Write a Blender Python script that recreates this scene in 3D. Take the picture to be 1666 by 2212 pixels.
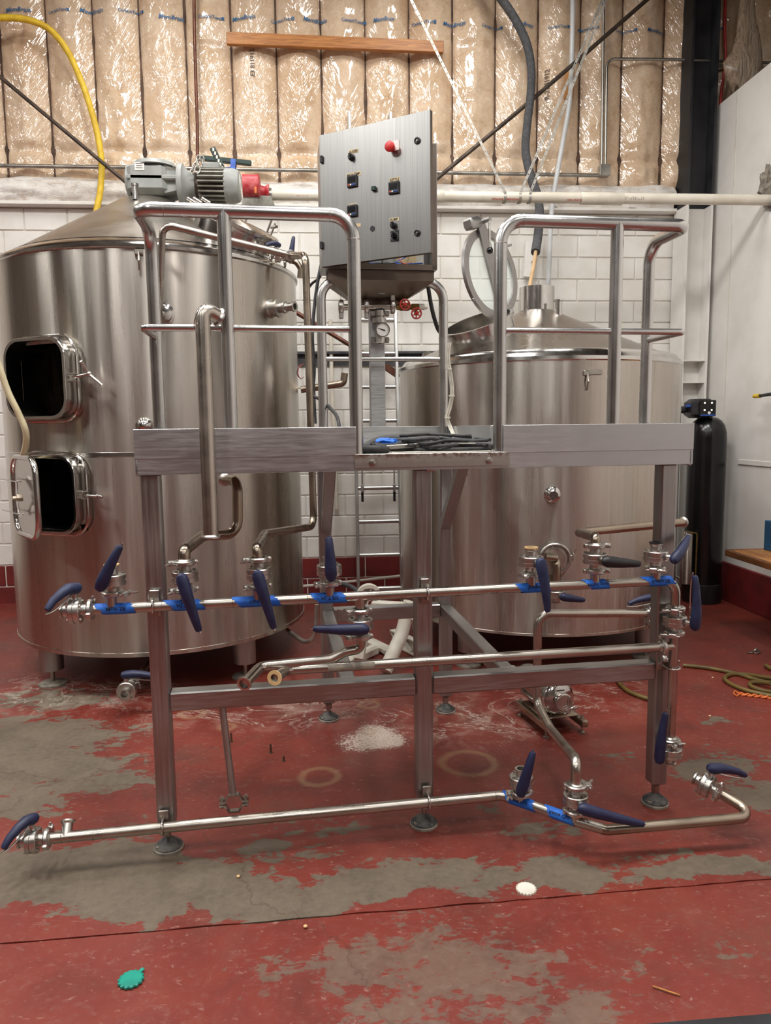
import bpy, bmesh, math, random
from mathutils import Vector, Matrix, noise
random.seed(7)
for o in list(bpy.data.objects): bpy.data.objects.remove(o)
SC = bpy.context.scene
COL = SC.collection
V = Vector
pi = math.pi

# ------------------------------------------------------------------ camera
CAM_H = 1.6; FPX = 1593.0; CX, CY = 833.0, 1106.0
YAW, PITCH, ROLL = math.radians(4.5), math.radians(6.59), math.radians(0.66)
CF = V((math.sin(YAW)*math.cos(PITCH), math.cos(YAW)*math.cos(PITCH), -math.sin(PITCH)))
R0 = V((math.cos(YAW), -math.sin(YAW), 0)); U0 = R0.cross(CF)
CR = R0*math.cos(ROLL) - U0*math.sin(ROLL); CU = U0*math.cos(ROLL) + R0*math.sin(ROLL)
CP = V((0, 0, CAM_H))
cam_d = bpy.data.cameras.new('camera'); cam = bpy.data.objects.new('camera', cam_d); COL.objects.link(cam)
cam_d.sensor_fit = 'VERTICAL'; cam_d.sensor_height = 36.0; cam_d.lens = FPX/2212*36.0
cam_d.clip_start = 0.05
m3 = Matrix((CR, CU, -CF)).transposed()
cam.matrix_world = Matrix.Translation(CP) @ m3.to_4x4()
SC.camera = cam

# ------------------------------------------------------------------ world, exposure
W = bpy.data.worlds.new('world'); SC.world = W; W.use_nodes = True
W.node_tree.nodes['Background'].inputs[0].default_value = (0.9, 0.95, 1.0, 1)
W.node_tree.nodes['Background'].inputs[1].default_value = 0.02
SC.view_settings.view_transform = 'Standard'; SC.view_settings.look = 'None'
SC.view_settings.exposure = 0.25; SC.view_settings.gamma = 1.0
SC.view_settings.use_curve_mapping = False

# ------------------------------------------------------------------ ceiling lamps (light sources; the fixtures are built below)
LAMP_Z = 5.75
LAMPS = [(-3.0, 2.6, 70), (-1.35, 2.6, 70), (0.2, 2.6, 70), (1.8, 2.6, 70),
         (-2.4, -1.0, 34), (0.0, -1.0, 34), (2.4, -1.0, 34),
         (-1.2, 5.3, 28), (1.0, 5.3, 28),
         (-5.2, 0.8, 55), (-5.4, 4.4, 55), (-7.6, 2.6, 55), (-3.6, -4.2, 45), (0.6, -4.2, 45)]
for x, y, e in LAMPS:
    ld = bpy.data.lights.new('ceiling_lamp_light', 'AREA'); ld.shape = 'RECTANGLE'
    ld.size = 0.42; ld.size_y = 1.1; ld.energy = e; ld.color = (1.0, 0.985, 0.955)
    lo = bpy.data.objects.new('ceiling_lamp_light', ld); COL.objects.link(lo)
    lo.location = (x, y, LAMP_Z - 0.06)

# ------------------------------------------------------------------ picture <-> place
def ray(x, y): return CF*FPX + CR*(x-CX) - CU*(y-CY)
def onz(x, y, z=0.0):
    d = ray(x, y); return CP + d*((z-CAM_H)/d.z)
def wp(x, y, Y):
    d = ray(x, y); return CP + d*(Y/d.y)
def wx(x, y, X):
    d = ray(x, y); return CP + d*(X/d.x)
PA = math.radians(4.0)
PO = V((-0.636, 2.729, 0)); EU = V((math.cos(PA), math.sin(PA), 0)); EV = V((-math.sin(PA), math.cos(PA), 0)); EZ = V((0, 0, 1))
def P(u, v, z): return PO + EU*u + EV*v + EZ*z          # platform frame
def pv(x, y, v):
    d = ray(x, y); return CP + d*((PO + EV*v - CP).dot(EV)/d.dot(EV))
def proj(p):
    d = p - CP; w = d.dot(CF); return CX + FPX*d.dot(CR)/w, CY - FPX*d.dot(CU)/w
def cyl_hit(x, y, c, R):
    d = ray(x, y); ox, oy = CP.x-c[0], CP.y-c[1]
    a = d.x*d.x + d.y*d.y; b = 2*(ox*d.x+oy*d.y); cc = ox*ox+oy*oy-R*R
    t = (-b - math.sqrt(max(0, b*b-4*a*cc)))/(2*a); return CP + d*t

# ------------------------------------------------------------------ materials
def lin(c):
    return tuple(((v/255)/12.92 if v/255 <= .04045 else ((v/255+.055)/1.055)**2.4) for v in c) + (1,)
class NG:
    def __init__(s, name):
        s.m = bpy.data.materials.new(name); s.m.use_nodes = True
        s.t = s.m.node_tree; s.b = s.t.nodes['Principled BSDF']; s.out = s.t.nodes['Material Output']
    def n(s, typ, **kw):
        nd = s.t.nodes.new(typ)
        for k, v in kw.items(): setattr(nd, k, v)
        return nd
    def put(s, sock, v):
        if v is None: return
        if hasattr(v, 'is_output'): s.t.links.new(v, sock)
        else: sock.default_value = v
    def math(s, op, a, b=None, c=None, clamp=False):
        nd = s.n('ShaderNodeMath', operation=op, use_clamp=clamp)
        for i, q in enumerate((a, b, c)): s.put(nd.inputs[i], q)
        return nd.outputs[0]
    def vmath(s, op, a, b=None, out=0):
        nd = s.n('ShaderNodeVectorMath', operation=op)
        s.put(nd.inputs[0], a)
        if b is not None: s.put(nd.inputs[1], b)
        return nd.outputs[out]
    def coord(s, kind='Object'): return s.n('ShaderNodeTexCoord').outputs[kind]
    def pos(s): return s.n('ShaderNodeNewGeometry').outputs['Position']
    def mapping(s, vec, scale=(1,1,1), loc=(0,0,0), rot=(0,0,0)):
        nd = s.n('ShaderNodeMapping'); s.put(nd.inputs[0], vec)
        nd.inputs['Scale'].default_value = scale; nd.inputs['Location'].default_value = loc; nd.inputs['Rotation'].default_value = rot
        return nd.outputs[0]
    def noise(s, vec, scale=5, detail=4, rough=.55, dist=0, out='Fac'):
        nd = s.n('ShaderNodeTexNoise'); s.put(nd.inputs['Vector'], vec)
        nd.inputs['Scale'].default_value = scale; nd.inputs['Detail'].default_value = detail
        nd.inputs['Roughness'].default_value = rough; nd.inputs['Distortion'].default_value = dist
        return nd.outputs[out]
    def ramp(s, fac, stops, interp='LINEAR'):
        nd = s.n('ShaderNodeValToRGB'); s.put(nd.inputs[0], fac); cr = nd.color_ramp; cr.interpolation = interp
        while len(cr.elements) < len(stops): cr.elements.new(.5)
        for e, (p, c) in zip(cr.elements, stops):
            e.position = p; e.color = c if not isinstance(c, (int, float)) else (c, c, c, 1)
        return nd.outputs[0]
    def mix(s, fac, a, b):
        nd = s.n('ShaderNodeMix', data_type='RGBA'); s.put(nd.inputs[0], fac); s.put(nd.inputs[6], a); s.put(nd.inputs[7], b)
        return nd.outputs[2]
    def maprange(s, v, a, b, c, d, smooth=True):
        nd = s.n('ShaderNodeMapRange'); 
        if smooth: nd.interpolation_type = 'SMOOTHSTEP'
        for i, q in enumerate((v, a, b, c, d)): s.put(nd.inputs[i], q)
        return nd.outputs[0]
    def bump(s, h, strength=.3, dist=.01, normal=None):
        nd = s.n('ShaderNodeBump'); nd.inputs['Strength'].default_value = strength if not hasattr(strength, 'is_output') else 1
        if hasattr(strength, 'is_output'): s.put(nd.inputs['Strength'], strength)
        nd.inputs['Distance'].default_value = dist; s.put(nd.inputs['Height'], h)
        if normal is not None: s.put(nd.inputs['Normal'], normal)
        return nd.outputs[0]
    def set(s, **kw):
        for k, v in kw.items():
            nm = {'color':'Base Color','rough':'Roughness','metal':'Metallic','normal':'Normal','alpha':'Alpha','spec':'Specular IOR Level',
                  'coat':'Coat Weight','coat_rough':'Coat Roughness','coat_normal':'Coat Normal','trans':'Transmission Weight','emit':'Emission Color','emit_s':'Emission Strength',
                  'aniso':'Anisotropic','tangent':'Tangent','aniso_rot':'Anisotropic Rotation'}[k]
            s.put(s.b.inputs[nm], v)
        return s.m
def pm(name, c1, c2=None, scale=12, rough=.5, rough2=None, metal=0.0, bump=0, stretch=(1,1,1), coat=0, bscale=None, spec=None):
    g = NG(name); vec = g.mapping(g.coord(), stretch)
    nz = g.noise(vec, scale, 5)
    f = g.maprange(nz, .35, .65, 0., 1.)
    c2 = c2 or tuple(max(0, v*.82) for v in c1)
    g.set(color=g.mix(f, lin(c1), lin(c2)), metal=metal)
    g.set(rough=g.maprange(nz, .3, .7, rough, rough2 if rough2 is not None else rough*1.15))
    if bump: g.set(normal=g.bump(g.noise(vec, bscale or scale*4, 3), bump, .004))
    if coat: g.set(coat=coat)
    if spec is not None: g.set(spec=spec)
    return g.m

ANISO = 0.25
def tank_steel(name, mineral=0.0):
    g = NG(name); p = g.pos(); oc = g.coord('Object')
    st = g.noise(g.mapping(oc, (5, 5, .22)), 2, 4, .6)
    fine = g.noise(g.mapping(oc, (34, 34, .5)), 2, 3, .6)
    k = g.math('ADD', g.math('MULTIPLY', st, .65), g.math('MULTIPLY', fine, .35))
    col = g.ramp(k, [(.34, lin((176, 169, 160))), (.5, lin((188, 181, 172))), (.66, lin((196, 190, 182)))])
    sm = g.math('MULTIPLY', g.maprange(g.noise(g.mapping(oc, (16, 16, .5), (4, 2, 0)), 2, 4, .65), .58, .70, 0., 1.), g.maprange(g.noise(oc, 1.1, 2), .45, .6, 0., .35))
    col = g.mix(sm, col, lin((128, 114, 98)))
    if mineral:
        z = g.n('ShaderNodeSeparateXYZ'); g.put(z.inputs[0], p)
        lowm = g.maprange(z.outputs[2], .3, 1.1, 1., 0.)
        mm = g.math('MULTIPLY', g.maprange(g.noise(g.mapping(oc, (26, 26, 1.2)), 3, 5, .7), .52, .72, 0., mineral), lowm)
        col = g.mix(mm, col, lin((214, 206, 196)))
        g.set(metal=g.math('SUBTRACT', 1., g.math('MULTIPLY', mm, .5)))
    else: g.set(metal=1.0)
    g.set(color=col, rough=g.math('ADD', g.maprange(st, .3, .7, .24, .31), g.math('MULTIPLY', sm, .12)))
    tg = g.n('ShaderNodeTangent', direction_type='RADIAL', axis='Z')
    g.set(aniso=.92, tangent=tg.outputs[0], aniso_rot=ANISO)
    wav = g.noise(g.mapping(oc, (2.2, 2.2, .55)), 1.5, 1, .4)
    g.set(normal=g.bump(wav, .16, .05))
    return g.m
def steel(name, c, rough, stretch=(1,1,1), var=.12, scale=6, bump=.05):
    g = NG(name); oc = g.coord('Object')
    a = g.noise(g.mapping(oc, stretch), scale, 6, .6); b = g.noise(oc, 2.2, 3, .6)
    k = g.math('ADD', g.math('MULTIPLY', a, .5), g.math('MULTIPLY', b, .5))
    lo = tuple(v*(1-var) for v in c); hi = tuple(min(255, v*(1+var*.6)) for v in c)
    g.set(color=g.ramp(k, [(.3, lin(lo)), (.7, lin(hi))]), metal=1.0, rough=g.maprange(k, .35, .65, rough*.8, rough*1.25))
    if bump: g.set(normal=g.bump(a, bump, .003))
    return g.m
M = {}
M['tank'] = tank_steel('brushed_tank_steel')
M['kettle'] = tank_steel('brushed_kettle_steel', .6)
M['rail'] = steel('polished_tube_steel', (200, 199, 197), .26, (1, 1, 1), .05, 5, 0)
M['railh'] = steel('polished_rail_steel', (200, 199, 197), .26, (1, 1, 1), .05, 5, 0)
M['pipe'] = steel('dull_pipe_steel', (186, 178, 168), .30, (1, 1, 1), .10, 9, .02)
M['stain'] = steel('heat_stained_pipe_steel', (166, 152, 136), .28, (1, 1, 1), .14, 7, .02)
M['frame'] = steel('brushed_frame_steel', (170, 167, 165), .40, (24, 24, .7), .16, 5, .06)
M['frameh'] = steel('brushed_bar_steel', (172, 170, 168), .40, (.7, 24, 24), .16, 5, .06)
M['plate'] = steel('milled_plate_steel', (196, 197, 198), .44, (1.5, 30, 30), .06, 4, .03)
M['cast'] = steel('cast_valve_steel', (198, 194, 188), .33, (1, 1, 1), .14, 25, .1)
M['shiny'] = steel('mirror_steel', (205, 202, 198), .16, (1, 1, 1), .08, 20, .02)
g = NG('brushed_door_steel'); oc = g.coord('Object'); a = g.noise(g.mapping(oc, (60, 60, .7)), 3, 4, .6)
sp_n = g.maprange(g.noise(oc, 42, 4, .7), .66, .74, 0., .35)
M['door'] = g.set(color=g.mix(sp_n, g.ramp(a, [(.35, lin((158, 157, 155))), (.65, lin((172, 171, 169)))]), lin((214, 212, 208))), metal=1.0, rough=g.math('ADD', .33, g.math('MULTIPLY', sp_n, .3)), normal=g.bump(a, .02, .002))
M['cone'] = steel('smooth_cone_steel', (176, 169, 160), .30, (1, 1, 1), .07, 5, .01)
M['dark_steel'] = steel('dark_hopper_steel', (120, 108, 98), .35, (1, 1, 1), .15)
M['alu'] = steel('ladder_aluminium', (205, 205, 203), .38, (20, 20, 1), .08)
M['galv'] = pm('galvanised_conduit', (150, 146, 138), (176, 172, 164), 8, .35, .5, .9)
M['rod'] = pm('dark_rod', (88, 76, 66), (66, 56, 50), 10, .45, .6, .6)
M['copper'] = pm('dull_copper', (112, 72, 58), (86, 56, 46), 8, .4, .5, .7)
M['blue'] = pm('blue_valve_grip', (25, 30, 62), (32, 38, 72), 20, .42, .55, bump=.05)
M['blue_worn'] = pm('worn_blue_valve_grip', (38, 52, 86), (27, 34, 68), 16, .5, .65, bump=.08)
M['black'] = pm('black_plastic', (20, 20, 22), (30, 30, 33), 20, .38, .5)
M['gloss_black'] = pm('gloss_black_resin', (9, 9, 11), (13, 13, 15), 10, .18, .26)
M['rubber'] = pm('black_rubber_cable', (40, 40, 42), (62, 61, 60), 30, .55, .7, bump=.08)
M['foam'] = pm('grey_foam_sleeve', (62, 62, 64), (78, 78, 80), 40, .85, .9, bump=.1)
M['tape'] = pm('blue_masking_tape', (28, 98, 200), (40, 116, 214), 30, .55, .7, bump=.15)
M['ink'] = pm('black_ink', (14, 14, 26), (20, 20, 34), 30, .7, .7)
M['white_pl'] = pm('white_plastic', (224, 220, 208), (204, 198, 184), 6, .4, .55)
M['pvc'] = pm('white_pvc', (222, 216, 202), (206, 198, 182), 5, .32, .45)
M['pale_tube'] = pm('pale_grey_tube', (206, 208, 208), (190, 192, 192), 6, .35, .45)
M['cream'] = pm('cream_hose', (214, 204, 170), (196, 184, 148), 6, .35, .45)
M['tan_tube'] = pm('tan_tube', (196, 166, 128), (176, 146, 108), 8, .4, .5)
M['yellow'] = pm('yellow_hose', (226, 190, 44), (206, 168, 40), 14, .45, .6, bump=.06)
M['olive'] = pm('olive_hose', (112, 92, 44), (92, 74, 36), 10, .42, .55)
M['orange'] = pm('orange_cord', (226, 128, 66), (206, 104, 50), 30, .6, .7)
M['grey_paint'] = pm('grey_machine_paint', (150, 152, 148), (136, 138, 134), 9, .42, .55, bump=.05)
M['grey_dirty'] = pm('dirty_grey_paint', (146, 144, 134), (104, 100, 90), 7, .5, .65, bump=.06)
M['red_paint'] = pm('red_machine_paint', (168, 34, 44), (196, 96, 96), 14, .4, .6, bump=.1)
M['red'] = pm('red_plastic', (196, 40, 36), (178, 30, 30), 10, .35, .45)
M['redwheel'] = pm('red_handwheel', (178, 44, 34), (150, 34, 28), 20, .4, .5)
M['brass'] = pm('dull_brass', (150, 122, 66), (124, 98, 52), 20, .4, .5, .8)
M['green'] = pm('dark_green_enamel', (22, 44, 38), (30, 56, 48), 12, .4, .5)
M['strap_blue'] = pm('blue_strap', (38, 84, 168), (30, 66, 140), 20, .6, .7)
M['teal'] = pm('teal_plastic', (18, 148, 128), (14, 128, 112), 10, .4, .5)
M['label'] = pm('tan_label', (206, 188, 148), (196, 176, 136), 10, .5, .6)
M['white_label'] = pm('white_label', (224, 222, 216), (210, 208, 204), 10, .5, .6)
M['orange_label'] = pm('orange_label', (206, 78, 34), (190, 66, 30), 10, .5, .6)
M['bolt'] = steel('bolt_steel', (170, 164, 156), .35, (1,1,1), .12, 30, 0)
M['gasket'] = pm('tan_gasket', (220, 186, 134), (200, 166, 116), 20, .6, .7)
M['dark_foot'] = pm('worn_black_foot', (34, 36, 40), (96, 92, 86), 28, .5, .7, bump=.1)
M['foot_rim'] = pm('pale_foot_rim', (150, 142, 128), (110, 104, 96), 24, .6, .7)
M['rusty'] = pm('rusty_stud', (92, 62, 40), (64, 44, 32), 40, .8, .9)
M['bore'] = pm('painted_bore_shade', (30, 26, 24), (18, 16, 15), 20, .5, .6)  # near-black colour stands in for the shade inside open pipe ends
M['wire'] = pm('white_wire', (216, 212, 200), (196, 190, 176), 20, .5, .6)
M['blue_box'] = pm('blue_carton', (26, 78, 116), (22, 66, 100), 6, .45, .5)
M['lamp_body'] = pm('lamp_body', (190, 190, 188), None, 5, .5)
M['ceil'] = pm('ceiling_paint', (104, 98, 90), (86, 80, 74), 3, .85)
M['room'] = pm('room_paint', (116, 108, 100), (92, 86, 80), 2, .8)
def emit(name, c, s):
    g = NG(name); g.set(color=lin((240, 240, 240)), emit=c, emit_s=s); return g.m
M['lamp_glow'] = emit('lamp_diffuser', (1, .98, .95, 1), 6)
M['led'] = emit('lit_led', (1, .82, .6, 1), 6)
def glass():
    g = NG('lid_glass'); g.set(color=(.82, .93, .9, 1), rough=.02, alpha=.28, spec=.6); return g.m
M['glass'] = glass()
def wood(name, c1, c2, sx=(1, 14, 14)):
    g = NG(name); oc = g.coord(); n1 = g.noise(g.mapping(oc, sx), 4, 6, .6, 1.2)
    g.set(color=g.mix(g.maprange(n1, .35, .65, 0., 1.), lin(c1), lin(c2)), rough=.5, normal=g.bump(n1, .1, .003)); return g.m
M['wood'] = wood('pine_board', (186, 124, 60), (150, 92, 42))
M['wood_v'] = wood('pine_block', (196, 144, 84), (170, 116, 62), (14, 14, 1))
M['table'] = wood('varnished_table_wood', (176, 122, 66), (120, 74, 36), (14, 1, 14))
M['table_edge'] = wood('dark_table_edge', (120, 72, 34), (84, 48, 22), (14, 1, 14))
M['bag'] = None

def block_paint(name, c1, c2, chip):
    g = NG(name); p = g.pos()
    a = g.noise(p, 3, 4); b = g.noise(p, 60, 4, .6); c = g.noise(p, 7, 6, .7)
    col = g.mix(g.maprange(a, .35, .65, 0., 1.), lin(c1), lin(c2))
    col = g.mix(g.maprange(c, .66, .74, 0., chip), col, lin((196, 186, 168)))
    pit = g.maprange(g.noise(p, 45, 2, .5), .30, .36, 0., 1.)
    g.set(color=col, rough=.62, normal=g.bump(g.math('ADD', g.math('MULTIPLY', b, .5), pit), .35, .004)); return g.m
M['block'] = block_paint('white_block_paint', (228, 225, 219), (217, 212, 204), .5)
M['block_red'] = block_paint('red_block_paint', (118, 34, 30), (98, 26, 26), .7)
M['mortar'] = pm('painted_mortar', (216, 211, 202), (200, 194, 184), 8, .7, .8)
M['white_wall'] = pm('white_panel_paint', (226, 223, 218), (216, 212, 206), 2.5, .5, .62)
M['red_base'] = pm('dark_red_base_paint', (112, 30, 32), (92, 24, 26), 5, .5, .62, bump=.04)
M['column'] = pm('black_column_paint', (24, 24, 27), (40, 40, 43), 5, .5, .65)
M['stud'] = pm('dark_stud', (98, 72, 54), (64, 46, 36), 8, .7, .8)
M['print'] = pm('blue_film_print', (26, 92, 142), (40, 106, 152), 8, .4, .5)
M['greyprint'] = pm('grey_film_print', (96, 84, 72), (110, 96, 82), 8, .5, .6)
M['redprint'] = pm('red_pipe_print', (188, 92, 78), (196, 110, 96), 8, .5, .6)

BAY = 0.392; BAY0 = -2.33
def film_batt():
    g = NG('insulation_behind_film'); p = g.pos()
    s = g.n('ShaderNodeSeparateXYZ'); g.put(s.inputs[0], p)
    a = g.noise(p, 5, 6, .65, .6); b = g.noise(g.mapping(p, (1, 1, .5)), 2.2, 3, .5); c = g.noise(p, 26, 5, .7, 1.0)
    col = g.ramp(g.math('ADD', g.math('MULTIPLY', a, .55), g.math('MULTIPLY', c, .45)),
                 [(.28, lin((176, 142, 112))), (.45, lin((215, 187, 156))), (.6, lin((231, 208, 182))), (.76, lin((240, 226, 207)))])
    col = g.mix(g.maprange(b, .5, .72, 0., .55), col, lin((188, 150, 112)))
    drip = g.maprange(g.noise(g.mapping(p, (22, 1, .7)), 2, 3, .6), .66, .74, 0., .35)
    col = g.mix(drip, col, lin((120, 84, 58)))
    # crumpled clear film: creases run out sideways from the studs
    dx = g.math('PINGPONG', g.math('SUBTRACT', s.outputs[0], BAY0), BAY/2)
    near = g.maprange(dx, .0, .15, 1., .18)
    wp_ = g.n('ShaderNodeCombineXYZ')
    g.put(wp_.inputs[0], g.math('MULTIPLY', s.outputs[0], 4.0)); g.put(wp_.inputs[2], g.math('ADD', g.math('MULTIPLY', s.outputs[2], 11.), g.math('MULTIPLY', dx, 20.)))
    w1 = g.noise(wp_.outputs[0], 1.5, 1.5, .5, .8)
    w1r = g.math('ABSOLUTE', g.math('SUBTRACT', w1, .5))
    w2 = g.noise(g.mapping(p, (5, 1, 2.2)), 1.6, 1.5, .5, .6)
    w2r = g.math('ABSOLUTE', g.math('SUBTRACT', w2, .5))
    w3 = g.noise(g.mapping(p, (1, 1, .7)), 3.2, 1, .4)
    patch = g.maprange(g.noise(p, 1.4, 2), .42, .58, .1, 1.)
    h = g.math('ADD', g.math('MULTIPLY', g.math('MULTIPLY', w1r, near), patch), g.math('MULTIPLY', g.math('MULTIPLY', w2r, .5), patch))
    h = g.math('ADD', h, g.math('MULTIPLY', w3, .5))
    col = g.mix(g.maprange(dx, .0, .04, .35, 0.), col, lin((118, 84, 60)))
    g.set(color=col, rough=.85, spec=.2, normal=g.bump(c, .35, .012), coat=1.0, coat_rough=.055, coat_normal=g.bump(h, 1.0, .085)); g.b.inputs['Coat IOR'].default_value = 1.85
    return g.m
M['batt'] = film_batt()
def film_white():
    g = NG('white_film'); p = g.pos(); n1 = g.noise(g.mapping(p, (4, 1, 7)), 2.5, 5, .6, 1.5)
    g.set(color=g.mix(g.maprange(n1, .4, .7, 0., 1.), lin((226, 221, 214)), lin((206, 196, 184))), rough=.35, normal=g.bump(g.math('ABSOLUTE', g.math('SUBTRACT', n1, .5)), .5, .03)); return g.m
M['film'] = film_white()
def bag_film():
    g = NG('hanging_film'); p = g.pos(); n1 = g.noise(g.mapping(p, (9, 4, 2)), 2.5, 5, .6, 1.5)
    g.set(color=g.mix(g.maprange(n1, .4, .7, 0., 1.), lin((176, 154, 130)), lin((130, 110, 92))), rough=.25, alpha=.72, coat=.5, coat_rough=.15, normal=g.bump(n1, .7, .04)); return g.m
M['bag'] = bag_film()

JY = lambda x: 2.239 + .0327*(x+1.056)     # expansion joint
def floor_mat(name, front):
    g = NG(name); p = g.pos()
    warp = g.vmath('ADD', p, g.vmath('MULTIPLY', g.vmath('SUBTRACT', g.noise(p, 2.6, 5, .6, .4, 'Color'), (.5, .5, .5)), (.55, .4, 0)))
    n1 = g.noise(p, 4.5, 6, .62, .5); n2 = g.noise(p, 38, 5, .65); n3 = g.noise(p, 1.4, 3, .5)
    stretchn = g.noise(g.mapping(p, (1, 2.2, 1)), 11, 5, .68, .6)
    blobs = [] if front else [
        (-60, 1610, 1.0, .42, 1.25), (60, 1660, .62, .30, 1.15), (190, 1690, .42, .16, .95), (120, 1510, .55, .30, .8), (300, 1570, .16, .10, .5), (20, 1740, .4, .16, .9),
        (80, 1900, .70, .24, 1.3), (330, 1930, .60, .20, 1.25), (560, 1945, .50, .15, 1.15), (800, 1920, .45, .16, 1.0), (990, 1900, .35, .17, .85), (240, 1800, .4, .12, .6), (620, 1850, .35, .10, .65),
        (700, 1790, .45, .12, .55), (1210, 1880, .40, .16, .8), (1180, 1800, .35, .12, .6), (1400, 1850, .3, .1, .55), (1560, 1880, .40, .08, 1.15), (1530, 1650, .42, .20, .85), (1640, 1720, .3, .25, .75), (1330, 1640, .25, .14, .45), (1560, 1560, .25, .10, .55), (980, 1740, .3, .12, .45)]
    if front: blobs = [(760, 2090, .36, .16, .95), (1000, 2090, .45, .22, .85), (1200, 2160, .4, .16, .8), (900, 2180, .4, .1, .7), (940, 1990, .35, .08, .55), (1580, 2070, .15, .13, .6), (1350, 2100, .4, .2, .5)]
    fld = 0.0
    for px, py, rx, ry, am in blobs:
        c = onz(px, py)
        d = g.vmath('LENGTH', g.vmath('MULTIPLY', g.vmath('SUBTRACT', warp, (c.x, c.y, 0)), (1/rx, 1/ry, 0)), out=1)
        t = g.math('MULTIPLY', g.maprange(d, .15, 1.3, 1., 0.), am*.62)
        fld = t if fld == 0.0 else g.math('MAXIMUM', fld, t)
    rag = g.noise(g.mapping(p, (1, 1.5, 1)), 17, 8, .7, .3)
    wear = g.math('ADD', fld, g.math('MULTIPLY', g.math('SUBTRACT', n1, .5), 1.0))
    wear = g.math('ADD', wear, g.math('MULTIPLY', g.math('SUBTRACT', stretchn, .5), .75 if not front else .5))
    wear = g.math('ADD', wear, g.math('MULTIPLY', g.math('SUBTRACT', rag, .5), 1.5 if front else .7))
    bare = g.maprange(wear, .30 if not front else .34, .37 if not front else .46, 0., .95 if not front else .7)
    red = g.ramp(g.math('ADD', g.math('MULTIPLY', n3, .5), g.math('MULTIPLY', n1, .5)),
                 [(.3, lin((88, 37, 30))), (.5, lin((115, 43, 33))), (.7, lin((128, 55, 41)))])
    red = g.mix(g.maprange(n2, .52, .75, 0., .5), red, lin((124, 82, 72)))
    red = g.mix(g.maprange(stretchn, .58, .72, 0., .4), red, lin((140, 98, 88)))
    red = g.mix(g.maprange(g.noise(p, 2.3, 5, .65, .3), .5, .7, 0., .45), red, lin((96, 62, 52)))
    gray = g.ramp(g.math('ADD', g.math('MULTIPLY', n1, .5), g.math('MULTIPLY', n2, .5)), [(.3, lin((74, 66, 55))), (.5, lin((97, 87, 73))), (.72, lin((113, 102, 87)))])
    red = g.mix(g.maprange(g.noise(g.mapping(p, (1, 1.6, 1), (5, 2, 0)), 30, 5, .7, .5), .60, .68, 0., .45), red, lin((168, 132, 122)))
    col = g.mix(bare, red, gray)
    if not front:
        # lime scale and spilt mineral stains
        def spot(px, py, rx, ry):
            c = onz(px, py)
            d = g.vmath('LENGTH', g.vmath('MULTIPLY', g.vmath('SUBTRACT', warp, (c.x, c.y, 0)), (1/rx, 1/ry, 0)), out=1)
            return g.maprange(d, .3, 1.1, 1., 0.)
        sp = spot(815, 1598, .22, .26)
        speck = g.noise(p, 55, 4, .75)
        wm = g.maprange(g.math('ADD', g.math('MULTIPLY', sp, .40), g.math('MULTIPLY', g.noise(p, 75, 3, .8), .75)), .60, .78, 0., .85)
        region = spot(560, 1520, .9, .5); region = g.math('MAXIMUM', region, spot(150, 1500, .9, .45)); region = g.math('MAXIMUM', region, spot(1000, 1560, .7, .4)); region = g.math('MAXIMUM', region, spot(1180, 1480, .8, .6))
        rd = g.math('ABSOLUTE', g.math('SUBTRACT', g.noise(g.mapping(p, (1, 1.4, 1), (3, 1, 0)), 2.1, 6, .62, .8), .5))
        ridge = g.math('MULTIPLY', g.maprange(rd, .0, .022, 1., 0.), g.maprange(speck, .4, .6, .2, 1.))
        wm = g.math('MAXIMUM', wm, g.math('MULTIPLY', g.math('MULTIPLY', ridge, region), .75))
        haze = g.math('MULTIPLY', g.math('MULTIPLY', region, g.maprange(n1, .45, .7, 0., 1.)), .3)
        wm = g.math('MAXIMUM', wm, haze)
        col = g.mix(wm, col, lin((200, 186, 172)))
        # ring marks left by feet and bases
        for px, py, r in ((797, 1522, .065), (690, 1677, .1), (1010, 1648, .15), (490, 1570, .05), (797, 1581, .04), (415, 1542, .075)):
            c = onz(px, py)
            d = g.vmath('LENGTH', g.vmath('MULTIPLY', g.vmath('SUBTRACT', p, (c.x, c.y, 0)), (1, 1, 0)), out=1)
            d = g.math('ADD', d, g.math('MULTIPLY', g.math('SUBTRACT', n1, .5), .05))
            rg = g.maprange(g.math('ABSOLUTE', g.math('SUBTRACT', d, r*.82)), .0, .022 + r*.08, .38, 0.)
            col = g.mix(rg, col, lin((160, 132, 96)))
    # fine cracks
    vo = g.n('ShaderNodeTexVoronoi', feature='DISTANCE_TO_EDGE'); g.put(vo.inputs['Vector'], warp); vo.inputs['Scale'].default_value = .45
    crk = g.maprange(vo.outputs['Distance'], .0, .0035, .45, 0.)
    col = g.mix(crk, col, lin((70, 44, 36)))
    g.set(color=col, rough=g.math('ADD', .36, g.math('MULTIPLY', g.math('ADD', bare, n2), .18)))
    g.set(normal=g.bump(g.math('SUBTRACT', g.math('ADD', g.math('MULTIPLY', n2, .35), g.math('MULTIPLY', n1, .5)), g.math('MULTIPLY', bare, .6)), .3, .01))
    return g.m
M['floor_back'] = floor_mat('worn_red_floor', False)
M['floor_front'] = floor_mat('red_floor', True)
M['joint'] = pm('floor_joint_dirt', (112, 84, 70), (84, 60, 50), 12, .9)

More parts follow.
